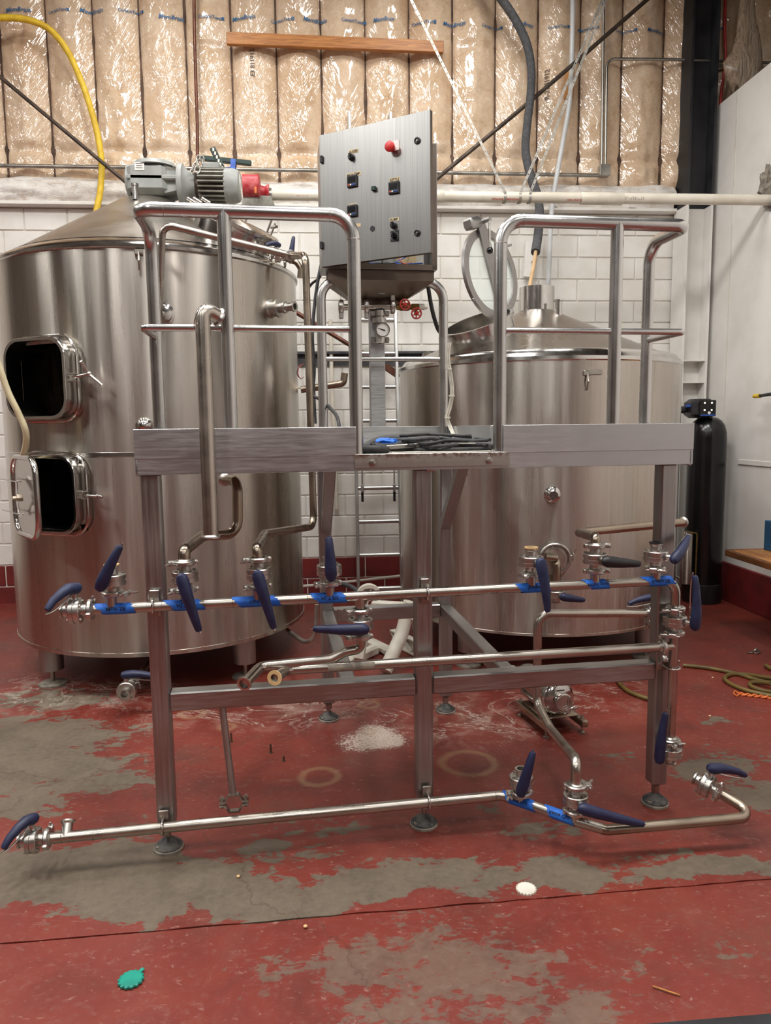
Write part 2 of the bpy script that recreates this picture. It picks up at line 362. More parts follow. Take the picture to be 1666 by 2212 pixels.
# ------------------------------------------------------------------ mesh building
class MB:
    def __init__(s): s.v = []; s.f = []; s.dark = set()
    def add(s, vs, fs):
        o = len(s.v); s.v += [V(q) for q in vs]; s.f += [tuple(i+o for i in q) for q in fs]; return s
    def box(s, c, size, X=V((1,0,0)), Y=V((0,1,0)), Z=V((0,0,1))):
        c = V(c); a, b, d = (q/2 for q in size)
        vs = [c + X*(i*a) + Y*(j*b) + Z*(k*d) for k in (-1, 1) for j in (-1, 1) for i in (-1, 1)]
        return s.add(vs, [(0,2,3,1), (4,5,7,6), (0,1,5,4), (2,6,7,3), (0,4,6,2), (1,3,7,5)])
    def bevbox(s, c, size, b=.004, X=V((1,0,0)), Y=V((0,1,0)), Z=V((0,0,1))):
        c = V(c); a, d, e = (q/2 for q in size); b = min(b, a*.9, d*.9, e*.9)
        vs = []; 
        prof = [(1, 1-0), ]
        # rounded in XY outline, chamfered top and bottom
        ring = []
        for sx, sy in ((1,1), (-1,1), (-1,-1), (1,-1)):
            pts = [(sx*a, sy*(d-b)), (sx*(a-b), sy*d)]
            if sx*sy < 0: pts.reverse()
            ring += pts
        lev = [(-e, b), (-e+b, 0), (e-b, 0), (e, b)]
        for z, ins in lev:
            for x, y in ring:
                kx = x - math.copysign(min(ins, abs(x)), x); ky = y - math.copysign(min(ins, abs(y)), y)
                vs.append(c + X*kx + Y*ky + Z*z)
        fs = [tuple(range(7, -1, -1)), tuple(range(24, 32))]
        for l in range(3):
            for i in range(8):
                j = (i+1) % 8; fs.append((l*8+i, l*8+j, (l+1)*8+j, (l+1)*8+i))
        return s.add(vs, fs)
    def lathe(s, c, axis, prof, seg=24, closed=False, ref=None):
        # prof: list of (height along axis, radius)
        c = V(c); a = V(axis).normalized()
        t = ref if ref is not None else (V((1,0,0)) if abs(a.x) < .9 else V((0,1,0)))
        e1 = (V(t) - a*V(t).dot(a)).normalized(); e2 = a.cross(e1)
        vs = []; fs = []; n = len(prof)
        for h, r in prof:
            for i in range(seg):
                q = 2*pi*i/seg; vs.append(c + a*h + (e1*math.cos(q) + e2*math.sin(q))*r)
        for l in range(n-1 if not closed else n):
            m = (l+1) % n
            for i in range(seg):
                j = (i+1) % seg; fs.append((l*seg+i, l*seg+j, m*seg+j, m*seg+i))
        if not closed:
            if prof[0][1] > 1e-5: fs.append(tuple(range(seg-1, -1, -1)))
            if prof[-1][1] > 1e-5: fs.append(tuple(range((n-1)*seg, n*seg)))
        return s.add(vs, fs)
    def cyl(s, p, q, r, r2=None, seg=18):
        p, q = V(p), V(q); L = (q-p).length
        return s.lathe(p, q-p, [(0, r), (L, r2 if r2 is not None else r)], seg)
    def sphere(s, c, r, seg=16, rings=10, axis=(0,0,1), sq=1.0):
        return s.lathe(c, axis, [(-r*sq*math.cos(pi*k/rings), max(r*math.sin(pi*k/rings), 1e-6)) for k in range(rings+1)], seg)
    def torus(s, c, axis, R, r, seg=32, ms=10, a0=0, a1=2*pi, ref=None):
        c = V(c); a = V(axis).normalized(); t = ref if ref is not None else (V((1,0,0)) if abs(a.x) < .9 else V((0,1,0)))
        e1 = (V(t) - a*V(t).dot(a)).normalized(); e2 = a.cross(e1)
        full = abs(a1-a0-2*pi) < 1e-6
        pts = [c + (e1*math.cos(q) + e2*math.sin(q))*R for q in [a0+(a1-a0)*i/seg for i in range(seg + (0 if full else 1))]]
        if full:
            vs = []; fs = []
            for i in range(seg):
                q = 2*pi*i/seg; d = e1*math.cos(q)+e2*math.sin(q)
                for k in range(ms):
                    w = 2*pi*k/ms; vs.append(c + d*(R+r*math.cos(w)) + a*(r*math.sin(w)))
            for i in range(seg):
                for k in range(ms):
                    j = (i+1) % seg; l = (k+1) % ms; fs.append((i*ms+k, j*ms+k, j*ms+l, i*ms+l))
            return s.add(vs, fs)
        return s.sweep(pts, r, seg=ms)
    def sweep(s, pts, r, seg=14, caps=True, rs=None, flat=None, up=None, closed=False):
        pts = [V(q) for q in pts]; n = len(pts)
        tang = []
        for i in range(n):
            a = pts[i]-pts[max(0, i-1)] if i else pts[1]-pts[0]; b = pts[min(n-1, i+1)]-pts[i] if i < n-1 else pts[-1]-pts[-2]
            t = a.normalized()+b.normalized(); tang.append(t.normalized() if t.length > 1e-9 else a.normalized())
        t0 = tang[0]; nrm = V(up) if up is not None else (V((0,0,1)) if abs(t0.z) < .9 else V((1,0,0)))
        nrm = (nrm - t0*nrm.dot(t0)).normalized()
        vs = []; fs = []
        for i in range(n):
            t = tang[i]
            if i:
                nrm = nrm - t*nrm.dot(t); nrm.normalize()
            bn = t.cross(nrm); rr = rs[i] if rs else r
            ra, rb = rr if isinstance(rr, tuple) else (rr, rr)
            for k in range(seg):
                w = 2*pi*k/seg; vs.append(pts[i] + nrm*(ra*math.cos(w)) + bn*(rb*math.sin(w)))
        for i in range(n-1):
            for k in range(seg):
                l = (k+1) % seg; fs.append((i*seg+k, i*seg+l, (i+1)*seg+l, (i+1)*seg+k))
        if caps: fs.append(tuple(range(seg-1, -1, -1))); fs.append(tuple(range((n-1)*seg, n*seg)))
        return s.add(vs, fs)
    def tube(s, pts, r, fil=.05, seg=18, caps=True, n=7):
        return s.sweep(fillet(pts, fil, n), r, seg, caps)
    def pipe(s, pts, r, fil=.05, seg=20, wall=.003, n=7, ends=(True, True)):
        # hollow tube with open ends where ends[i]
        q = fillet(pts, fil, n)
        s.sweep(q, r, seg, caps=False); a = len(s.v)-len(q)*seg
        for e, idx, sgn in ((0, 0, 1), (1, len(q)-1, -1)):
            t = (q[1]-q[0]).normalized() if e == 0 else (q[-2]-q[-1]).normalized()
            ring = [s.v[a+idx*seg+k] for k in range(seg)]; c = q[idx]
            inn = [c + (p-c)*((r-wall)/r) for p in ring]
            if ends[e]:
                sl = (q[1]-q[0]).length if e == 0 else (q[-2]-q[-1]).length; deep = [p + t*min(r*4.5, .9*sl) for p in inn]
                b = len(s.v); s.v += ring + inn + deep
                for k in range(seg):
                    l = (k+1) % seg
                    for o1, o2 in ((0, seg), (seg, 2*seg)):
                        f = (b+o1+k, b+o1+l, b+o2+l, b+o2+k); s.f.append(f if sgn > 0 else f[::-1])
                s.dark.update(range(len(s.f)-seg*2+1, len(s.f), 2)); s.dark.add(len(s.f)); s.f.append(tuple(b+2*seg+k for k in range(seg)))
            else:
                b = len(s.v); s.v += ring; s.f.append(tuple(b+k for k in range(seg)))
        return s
    def prism(s, poly, o, X, Y, depth):
        # polygon in XY plane at o, extruded along X x Y by depth (centred)
        o = V(o); X = V(X).normalized(); Y = V(Y).normalized(); Z = X.cross(Y); n = len(poly)
        vs = [o + X*a + Y*b + Z*(k*depth/2) for k in (-1, 1) for a, b in poly]
        fs = [tuple(range(n-1, -1, -1)), tuple(range(n, 2*n))] + [(i, (i+1) % n, n+(i+1) % n, n+i) for i in range(n)]
        return s.add(vs, fs)
    def beam(s, p, q, w, h, up=V((0,0,1)), b=.004):
        p, q = V(p), V(q); Z = (q-p).normalized(); X = V(up).cross(Z)
        if X.length < 1e-6: X = V((1,0,0))
        X.normalize(); Y = Z.cross(X)
        return s.bevbox((p+q)/2, (w, h, (q-p).length), b, X, Y, Z)
def fillet(pts, fil, n=7):
    pts = [V(p) for p in pts]; out = [pts[0]]
    for i in range(1, len(pts)-1):
        a, b, c = pts[i-1], pts[i], pts[i+1]; d1 = (a-b); d2 = (c-b); l1, l2 = d1.length, d2.length
        d1.normalize(); d2.normalize(); ang = math.acos(max(-1, min(1, d1.dot(d2))))
        if abs(pi-ang) < .02: out.append(b); continue
        f = fil[i-1] if isinstance(fil, (list, tuple)) else fil
        t = min(f/math.tan(ang/2), l1*.49, l2*.49); rr = t*math.tan(ang/2)
        bis = (d1+d2).normalized(); cen = b + bis*(rr/math.sin(ang/2))
        s0 = b+d1*t-cen; s1 = b+d2*t-cen; tot = s0.angle(s1)
        ax = s0.cross(s1).normalized()
        for k in range(n+1): out.append(cen + Matrix.Rotation(tot*k/n, 3, ax) @ s0)
    out.append(pts[-1]); return out
def smooth_curve(pts, n=8):
    pts = [V(p) for p in pts]; out = []
    for i in range(len(pts)-1):
        p0 = pts[max(0, i-1)]; p1 = pts[i]; p2 = pts[i+1]; p3 = pts[min(len(pts)-1, i+2)]
        for k in range(n):
            t = k/n; out.append(.5*((2*p1) + (p2-p0)*t + (2*p0-5*p1+4*p2-p3)*t*t + (3*p1-p0-3*p2+p3)*t**3))
    out.append(pts[-1]); return out
ORI = {}
def origin(o):
    while o is not None and o.name not in ORI: o = o.parent
    return ORI.get(o.name, V((0,0,0))) if o is not None else V((0,0,0))
def mesh_of(name, mb, mat, off=V((0,0,0)), sharp=38):
    me = bpy.data.meshes.new(name); me.from_pydata([tuple(q-off) for q in mb.v], [], mb.f); me.validate()
    bm = bmesh.new(); bm.from_mesh(me); bmesh.ops.recalc_face_normals(bm, faces=bm.faces); bm.to_mesh(me); bm.free()
    me.materials.append(mat if not isinstance(mat, str) else M[mat])
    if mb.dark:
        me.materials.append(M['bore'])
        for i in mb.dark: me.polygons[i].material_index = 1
    me.polygons.foreach_set('use_smooth', [True]*len(me.polygons)); me.set_sharp_from_angle(angle=math.radians(sharp))
    return me
def thing(name, label, cat, loc, group=None, kind=None):
    o = bpy.data.objects.new(name, None); COL.objects.link(o); o.location = V(loc); o.empty_display_size = .1
    o['label'] = label; o['category'] = cat
    if group: o['group'] = group
    if kind: o['kind'] = kind
    ORI[o.name] = V(loc); return o
def obj(name, mb, mat, parent=None, label=None, cat=None, group=None, kind=None, base=None, sharp=38):
    if name == 'end_ferrule' and len(mb.v) == 220:      # two end rings: one part each
        for k in (0, 110):
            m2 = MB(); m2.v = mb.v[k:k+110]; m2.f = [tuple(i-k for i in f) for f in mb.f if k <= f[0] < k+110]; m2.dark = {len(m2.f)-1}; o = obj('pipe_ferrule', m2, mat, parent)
        return o
    if parent is None and base is None:
        xs = [p.x for p in mb.v]; ys = [p.y for p in mb.v]; zs = [p.z for p in mb.v]
        base = V(((min(xs)+max(xs))/2, (min(ys)+max(ys))/2, min(zs)))
    off = origin(parent) if parent is not None else V(base)
    o = bpy.data.objects.new(name, mesh_of(name, mb, mat, off, sharp)); COL.objects.link(o)
    if parent is not None: o.parent = parent
    else: o.location = off; ORI[o.name] = off
    if label: o['label'] = label
    if cat: o['category'] = cat
    if group: o['group'] = group
    if kind: o['kind'] = kind
    return o
TXT = {}
def text_mb(txt, f, size=1.0, align='LEFT', shear=0.0, sub=False):
    cu = bpy.data.curves.new('t', 'FONT'); cu.body = txt; cu.size = size; cu.align_x = align; cu.shear = shear; cu.resolution_u = 2; cu.offset = .016*size
    ob = bpy.data.objects.new('t', cu); COL.objects.link(ob)
    dg = bpy.context.evaluated_depsgraph_get(); me = ob.evaluated_get(dg).to_mesh()
    mb = MB(); mb.add([f(v.co.x, v.co.y) for v in me.vertices], [tuple(p.vertices) for p in me.polygons])
    ob.evaluated_get(dg).to_mesh_clear(); bpy.data.objects.remove(ob); bpy.data.curves.remove(cu)
    return mb
X_, Y_, Z_ = V((1,0,0)), V((0,1,0)), V((0,0,1))
def rrect(w, h, r, n=6):
    out = []
    for cx, cy, a0 in ((w/2-r, h/2-r, 0), (-w/2+r, h/2-r, pi/2), (-w/2+r, -h/2+r, pi), (w/2-r, -h/2+r, 1.5*pi)):
        for k in range(n+1):
            a = a0+pi/2*k/n; out.append((cx+r*math.cos(a), cy+r*math.sin(a)))
    return out
def disc_plate(mb, poly_out, poly_in, o, X, Y, z0, z1):
    # ring-shaped plate between two outlines with equal point counts
    o = V(o); Zd = V(X).cross(V(Y)).normalized(); n = len(poly_out)
    vs = [o + X*a + Y*b + Zd*z for z in (z0, z1) for poly in (poly_out, poly_in) for a, b in poly]
    fs = []
    for i in range(n):
        j = (i+1) % n
        fs += [(i, j, n+j, n+i), (2*n+i, 3*n+i, 3*n+j, 2*n+j), (i, 2*n+i, 2*n+j, j), (n+i, n+j, 3*n+j, 3*n+i)]
    mb.add(vs, fs); return mb

# ================================================================== STRUCTURE
RX0, RX1, RY0, RY1, RZ = -9.0, 4.9, -6.5, 7.15, 6.1
WX0 = -4.3
fl = obj('floor', MB().box(((RX0+RX1)/2, (RY0+RY1)/2, -.09), (RX1-RX0, RY1-RY0, .14)), 'joint', kind='structure', base=(0,0,0))
def slab(front):
    mb = MB(); rnd = random.Random(3 if front else 4); n = 240
    xs = [RX0 + (RX1-RX0)*i/n for i in range(n+1)]
    je = [JY(x) + (-.0012 if front else .0012) + .003*(rnd.random()-.5) + .008*noise.noise(V((x*6, 1, 0))) for x in xs]
    far = RY0 if front else RY1
    vs = []
    for z in (0.0 if not front else -.003, -.02):
        for i, x in enumerate(xs): vs.append((x, je[i], z)); vs.append((x, far, z))
    m = 2*(n+1); fs = []
    for i in range(n):
        a = 2*i; fs += [(a, a+1, a+3, a+2), (a, a+2, m+a+2, m+a)]
    return mb.add(vs, fs)
obj('slab', slab(False), 'floor_back', fl, kind=None)
obj('slab', slab(True), 'floor_front', fl)

wb = obj('wall_back', MB().box(((RX0+RX1)/2, 7.10, RZ/2), (RX1-RX0, .18, RZ)), 'mortar', kind='structure', base=(0, 7.0, 0))
# painted concrete blocks, running bond
BW, BH, GAP = .372, .2, .010
def block_mesh(w, d=.05):
    return MB().bevbox((0, 0, 0), (w-GAP, d, BH-GAP), .006, X_, Y_, Z_)
bm_full = {k: mesh_of('block', block_mesh(BW), M[k]) for k in ('block', 'block_red')}
hidden = MB(); hid_red = MB()
for k in range(18):
    z = -.04 + BH*(k+.5); x = WX0 + (BW/2 if k % 2 else 0)
    while x < 3.62:
        c = V((x+BW/2, 7.0285, z)); px, py = proj(V((c.x, 7.0, z)))
        behind = (50 < px < 610 and 590 < py < 1250) or (900 < px < 1440 and 850 < py < 1250) or px < -45 or px > 1500
        if behind: (hid_red if k < 2 else hidden).bevbox(c, (BW-GAP, .05, BH-GAP), .006)
        else:
            o = bpy.data.objects.new('block', bm_full['block_red' if k < 2 else 'block']); COL.objects.link(o); o.parent = wb
            o.location = c + V((0, -.003*random.random(), 0)) - V((0, 7.0, 0))
        x += BW
for mb, mt in ((hidden, 'block'), (hid_red, 'block_red')):
    obj('block_courses', mb, mt, wb, kind='stuff')
# ledge cap and a dark steel angle running along the wall
obj('trim_1', MB().bevbox((-.35, 6.96, 3.575), (7.9, .1, .035), .008), 'block', kind='structure')
obj('trim_2', MB().box((.2, 6.965, 2.285), (5.2, .06, .022)).box((.2, 6.99, 2.23), (5.2, .012, .12)), 'foam', kind='structure')
# insulation batts behind clear film, one per stud bay
def bulge(x, z):
    t = ((x-BAY0) / BAY) % 1.0
    prof = (1 - abs(2*t-1)**1.9)
    cre = 1 - .75*math.exp(-((z-4.03 - .03*noise.noise(V((x*2.5, 0, 7))))/.035)**2) - .5*math.exp(-((z-4.95-.04*math.sin(x*1.7))/.02)**2)*(noise.noise(V((x*.8, 4, 1))) > 0)
    if z < 3.86: cre *= max(0, (z-3.72)/.14)
    return .012*(z > 3.8) + .075*prof*cre + (.022*noise.noise(V((x*5, 2, z*3)))*(prof*.8+.2) + .010*noise.noise(V((x*16, 5, z*9)))*(prof+.3))*(1 if z > 3.86 else .2)
iw = thing('wall_back_upper', 'tan insulated upper wall behind crumpled clear film', 'wall', (0, 7.0, 3.59), kind='structure')
ns = int((RX1-.1-BAY0)/BAY)
for b in range(-5, ns+1):
    x0 = BAY0+b*BAY; mb = MB(); nx, nz = 22, 74
    if x0+BAY < WX0: continue
    vs = []
    for j in range(nz+1):
        z = 3.60 + (RZ-3.62)*j/nz
        for i in range(nx+1):
            x = x0+.006 + (BAY-.012)*i/nx; vs.append((x, 7.0 - bulge(x, z), z))
    fs = [(j*(nx+1)+i, j*(nx+1)+i+1, (j+1)*(nx+1)+i+1, (j+1)*(nx+1)+i) for j in range(nz) for i in range(nx)]
    mb.add(vs, fs); obj('insulation_batt', mb, 'batt', iw, sharp=180)
    obj('stud', MB().box((x0, 6.998, (3.6+RZ)/2), (.04, .03, RZ-3.62)), 'stud', iw)
# film print
def film_text(txt, px0, px1, py, mt, shear=0.0):
    a = wp(px0, py, 6.93); b = wp(px1, py, 6.93); probe = text_mb(txt, lambda x, y: V((x, y, 0)), 1.0, shear=shear)
    wd = max(p.x for p in probe.v); k = (b.x-a.x)/wd
    f = lambda x, y: V((a.x+x*k, 7.0-bulge(a.x+x*k, a.z+y*k)-.011, a.z + (b.z-a.z)*x/wd + y*k))
    mb = text_mb(txt, f, 1.0, shear=shear)
    if 'Cer' in txt:
        x1 = wd+.12; n0 = 0; mb.add([f(x1, 0), f(x1+.5, 0), f(x1+.5, .68), f(x1, .68)], [(0, 1, 2, 3)])
    obj('printed_word', mb, mt, iw)
mem = [(12, 68, 28), (172, 223, 26), (343, 396, 41), (500, 552, 43), (655, 706, 46), (806, 852, 48), (957, 1005, 54), (1105, 1153, 60), (1250, 1292, 65), (1395, 1437, 72)]
cer = [(103, 147, 28), (256, 303, 26), (430, 478, 42), (585, 630, 45), (738, 786, 48), (890, 936, 54), (1040, 1082, 60), (1184, 1224, 63), (1330, 1370, 69), (1521, 1556, 66)]
for a, b, y in mem: film_text('MemBrain', a, b, y, 'print', .25)
for a, b, y in cer: film_text('CertainTeed', a, b, y, 'print')
def film_text_v(txt, px, py0, py1):
    a = wp(px, py0, 6.93); b = wp(px, py1, 6.93); probe = text_mb(txt, lambda x, y: V((x, y, 0))); wd = max(p.x for p in probe.v); k = (b.z-a.z)/wd
    obj('printed_word', text_mb(txt, lambda x, y: V((a.x-y*k, 7-bulge(a.x-y*k, a.z+x*k)-.006, a.z+x*k))), 'greyprint', iw)
film_text_v('E3 811912', 551, 168, 108); film_text_v('R-21 81912', 1186, 215, 150)
# white film flap folded onto the ledge
mb = MB(); n = 220; vs = []
for j in range(9):
    for i in range(n+1):
        x = WX0 + (3.28-WX0)*i/n; zt = 3.80+.03*noise.noise(V((x*1.5, 3, 0)))
        z = 3.592 + (zt-3.592)*j/8; y = 6.93 - .035*math.sin(pi*j/8) - .03*noise.noise(V((x*4, j*.5, 2))) - .02*noise.noise(V((x*11, j*.9, 9)))
        vs.append((x, min(y, 6.965) + (.04 if j == 8 else 0), z))
mb.add(vs, [(j*(n+1)+i, j*(n+1)+i+1, (j+1)*(n+1)+i+1, (j+1)*(n+1)+i) for j in range(8) for i in range(n)])
obj('film_flap', mb, 'film', iw, sharp=180)

# right-hand white partition with seams and a ragged hole for the pipe
wr = obj('wall_right', MB(), 'white_wall', kind='structure', base=(3.6, 3, 0)) if False else None
HY, HZ = 5.94, 3.385
mb = MB(); y0, y1 = RY0, 7.0
hole = []
rnd = random.Random(5)
for k in range(24):
    a = 2*pi*k/24; rr = .10+.035*rnd.random(); hole.append((HY-.02 + rr*math.cos(a)*.8, HZ+.07 + rr*math.sin(a)*1.7))
sq = []
for k in range(24):
    a = 2*pi*k/24; t = .42/max(abs(math.cos(a)), abs(math.sin(a))); sq.append((HY-.02+t*math.cos(a), HZ+.07+t*math.sin(a)))
for X in (3.6, 3.68):
    vs = [(X, *h) for h in hole] + [(X, *h) for h in sq]; mb.add(vs, [(k, (k+1) % 24, 24+(k+1) % 24, 24+k) for k in range(24)])
    a0, a1, b0, b1 = HY-.02-.42, HY-.02+.42, HZ+.07-.42, HZ+.07+.42
    for ya, yb, za, zb in ((y0, a0, 0, 4.455), (a1, y1, 0, 4.455), (a0, a1, 0, b0), (a0, a1, b1, 4.455)):
        mb.add([(X, ya, za), (X, yb, za), (X, yb, zb), (X, ya, zb)], [(0, 1, 2, 3)])
vs = [(3.6, *h) for h in hole] + [(3.68, *h) for h in hole]; mb.add(vs, [(k, (k+1) % 24, 24+(k+1) % 24, 24+k) for k in range(24)])
mb.add([(3.6, y0, 4.455), (3.68, y0, 4.455), (3.68, y1, 4.455), (3.6, y1, 4.455)], [(0, 1, 2, 3)])
wr = obj('wall_right', mb, 'white_wall', kind='structure', base=(3.6, 3, 0))
for Y in (6.47, 5.25, 4.03): obj('panel_joint_strip', MB().box((3.5995, Y, 2.4), (.006, .014, 4.1)), 'mortar', wr)
obj('batten', MB().bevbox((3.595, 2.0, 1.26), (.014, 8.4, .045), .004), 'white_wall', wr)
obj('baseboard_right', MB().bevbox((3.585, 1.4, .174), (.03, 11.0, .348), .006), 'red_base', kind='structure')
obj('wall_left', MB().box((RX0-.05, (RY0+RY1)/2, RZ/2), (.1, RY1-RY0, RZ)), 'room', kind='structure')
obj('wall_front', MB().box(((RX0+RX1)/2, RY0-.05, RZ/2), (RX1-RX0, .1, RZ)), 'room', kind='structure')
obj('wall_far_right', MB().box((RX1+.05, (RY0+RY1)/2, RZ/2), (.1, RY1-RY0, RZ)), 'room', kind='structure')
obj('ceiling', MB().box(((RX0+RX1)/2, (RY0+RY1)/2, RZ+.05), (RX1-RX0, RY1-RY0, .1)), 'ceil', kind='structure')
# lamps
for i, (x, y, e) in enumerate(LAMPS):
    t = thing('ceiling_lamp', 'white rectangular ceiling lamp hung over the brewing floor', 'lamp', (x, y, LAMP_Z), 'ceiling lamps')
    obj('housing', MB().bevbox((x, y, LAMP_Z+.03), (.5, 1.2, .1), .02), 'lamp_body', t)
    for s in (-.45, .45): obj('hanger', MB().cyl((x, y+s, LAMP_Z+.07), (x, y+s, RZ+.01), .006, seg=8), 'galv', t)
    obj('diffuser', MB().box((x, y, LAMP_Z-.026), (.44, 1.12, .012)), 'lamp_glow', t)

# steel column in the corner
c = thing('steel_column', 'black steel H-column with white-painted foot in the corner', 'column', (3.43, 6.85, 0))
for nm, z0, z1, mt in (('upper_section', 3.57, RZ, 'column'), ('lower_section', 0, 3.57, 'white_wall')):
    mb = MB()
    for X in (3.315, 3.545): mb.box((X, 6.85, (z0+z1)/2), (.022, .25, z1-z0))
    mb.box((3.43, 6.86, (z0+z1)/2), (.21, .016, z1-z0)); obj(nm, mb, mt, c)
obj('ledge_bracket', MB().box((3.43, 6.80, 2.18), (.25, .14, .012)).box((3.43, 6.80, 1.98), (.25, .14, .012)), 'white_wall', c)

# ================================================================== PLATFORM
pf = thing('work_platform', 'stainless steel work platform with guard rails between the two tanks', 'platform', P(1.0, .4, 0))
LW = .066
def foot(u, v, zt):
    f = obj('levelling_foot', MB().cyl(P(u, v, .035), P(u, v, zt), .011, seg=12).lathe(P(u, v, zt-.05), EZ, [(0, .017), (.012, .019), (.03, .019), (.034, .014)], 6), 'bolt', pf)
    obj('foot_pad', MB().lathe(P(u, v, 0), EZ, [(.006, .052), (.016, .053), (.028, .040), (.040, .022), (.048, .014)], 28), 'dark_foot', f)
    obj('foot_rim', MB().lathe(P(u, v, 0), EZ, [(0, .056), (.008, .0565), (.014, .051)], 28), 'foot_rim', f)
    obj('anchor_lug', MB().lathe(P(u-.034, v-.022, .01), EZ, [(0, .011), (.014, .011), (.014, .006)], 10), 'foot_rim', f)
for u, v, zb, zt in ((0, 0, .105, 1.44), (1.0, 0, .125, 1.44), (2.0, 0, .095, 1.44), (.70, 1.15, .10, 1.44), (1.36, 1.15, .095, 1.44)):
    obj('leg', MB().bevbox(P(u, v, (zb+zt)/2), (LW, LW, zt-zb), .006, EU, EV, EZ), 'frame', pf); foot(u, v, zb+.01)
for a, b in (((LW/2, 0), (1.0-LW/2, 0)), ((1.0+LW/2, 0), (2.0-LW/2, 0)), ((.70+LW/2, 1.15), (1.36-LW/2, 1.15))):
    obj('cross_bar', MB().beam(P(a[0], a[1], .59), P(b[0], b[1], .59), LW, .072, EZ, .005), 'frameh', pf)
for u in (.705, 1.355):
    obj('side_bar', MB().beam(P(u, .034, .59), P(u, 1.15-LW/2, .59), .06, .066, EZ, .005), 'frame', pf)
    obj('knee_brace', MB().beam(P(u, 1.135, 1.06), P(u, .72, 1.44), .055, .055, EZ, .004), 'frame', pf)
# deck frame and toe boards
FV = -.06
obj('front_channel', MB().beam(P(-.044, FV+.004, 1.47), P(2.08, FV+.004, 1.47), .008, .062, EZ, .001).beam(P(-.044, FV+.03, 1.443), P(2.08, FV+.03, 1.443), .06, .006, EZ, .001), 'plate', pf)
mb = MB().beam(P(.735, FV-.006, 1.475), P(1.325, FV-.006, 1.475), .007, .05, EZ, .001); 
g = NG('rusty_step_plate'); zz = g.n('ShaderNodeSeparateXYZ'); g.put(zz.inputs[0], g.pos())
rn = g.noise(g.pos(), 34, 5, .7); rr = g.math('MULTIPLY', g.maprange(zz.outputs[2], 1.462, 1.5, 0., 1.), g.maprange(rn, .36, .58, 0., 1.))
g.set(color=g.mix(rr, lin((186, 182, 176)), lin((92, 58, 36))), metal=g.math('SUBTRACT', 1., rr), rough=g.math('ADD', .4, g.math('MULTIPLY', rr, .4)))
sp = obj('step_plate', mb, g.m, pf)
for u in (.80, 1.245): obj('bolt_head', MB().lathe(P(u, FV-.009, 1.469), -EV, [(0, .013), (.008, .013), (.009, .011)], 6), 'bolt', sp)
g = NG('gritty_deck'); rn = g.noise(g.pos(), 60, 4, .7)
g.set(color=g.ramp(rn, [(.3, lin((96, 90, 84))), (.55, lin((150, 144, 136))), (.7, lin((196, 190, 180)))]), metal=.6, rough=.55, normal=g.bump(rn, .4, .006))
obj('deck_plate', MB().beam(P(-.036, .18, 1.49), P(2.07, .18, 1.49), .44, .012, EZ, .002).bevbox(P(1.03, .79, 1.49), (.72, .80, .012), .002, EU, EV, EZ), g.m, pf)
for a, b in (((-.044, FV), (.742, FV)), ((1.303, FV), (2.08, FV)), ((.655, 1.19), (1.405, 1.19)), ((-.04, FV), (-.04, .40)), ((2.075, FV), (2.075, .40)),
             ((.667, .40), (.667, 1.19)), ((1.393, .40), (1.393, 1.19)), ((-.04, .40), (.667, .40)), ((1.393, .40), (2.075, .40))):
    p, q = P(a[0], a[1], 1.549), P(b[0], b[1], 1.549)
    obj('toe_board', MB().beam(p, q, .006, .104, EZ, .001), 'plate', pf)
for a, b in (((-.038, .40), (.667, .40)), ((1.393, .40), (2.07, .40)), ((.667, 1.19), (1.393, 1.19)), ((.667, .4), (.667, 1.19)), ((1.393, .4), (1.393, 1.19)), ((-.038, FV), (-.038, .40)), ((2.07, FV), (2.07, .40))):
    obj('deck_beam', MB().beam(P(*a, 1.465), P(*b, 1.465), .008, .06, EZ, .001), 'plate', pf)
obj('deck_joist', MB().beam(P(1.03, -.04, 1.455), P(1.03, .4, 1.455), .04, .05, EZ, .002), 'frame', pf)
# guard rails
RR, RM = .0245, .0125; TZ, MZ = 2.355, 1.955; RV = -.03; BV = .26
lr = obj('guard_rail', MB().tube([P(.0, BV, 1.5), P(.0, BV, TZ), P(.0, RV, TZ), P(.748, RV, TZ), P(.748, RV, 1.497)], RR, [.09, .05, .085], 22), 'rail', pf)
obj('rail_post', MB().cyl(P(.292, RV, 1.497), P(.292, RV, TZ), RR, seg=22), 'rail', lr)
obj('mid_rail', MB().tube([P(0, BV, MZ), P(0.0, RV, MZ), P(.748, RV, MZ)], RM, .02, 16), 'railh', lr)
rr_ = obj('guard_rail', MB().tube([P(1.297, RV, 1.497), P(1.297, RV, TZ), P(2.04, RV, TZ), P(2.04, BV, TZ), P(2.04, BV, 1.5)], RR, [.085, .05, .09], 22), 'rail', pf)
obj('rail_post', MB().cyl(P(1.755, RV, 1.497), P(1.755, RV, TZ), RR, seg=22), 'rail', rr_)
obj('mid_rail', MB().tube([P(1.297, RV, MZ), P(2.04, RV, MZ), P(2.04, BV, MZ)], RM, .02, 16), 'railh', rr_)
br = obj('guard_rail', MB().tube([P(.705, 1.15, 1.497), P(.705, 1.15, TZ), P(1.352, 1.15, TZ), P(1.352, 1.15, 1.497)], RR, .095, 22), 'rail', pf)
obj('mid_rail', MB().cyl(P(.705, 1.15, MZ), P(1.352, 1.15, MZ), RM, seg=16), 'railh', br)
for p, d in ((P(.09, RV, TZ), EU), (P(.663, RV, TZ), EU), (P(.748, RV, TZ-.085), EZ), (P(1.382, RV, TZ), EU), (P(1.297, RV, TZ-.085), EZ), (P(.80, 1.15, TZ), EU), (P(1.257, 1.15, TZ), EU)):
    obj('weld_seam', MB().torus(p, d, RR, .0012, 22, 6), 'bolt', pf)
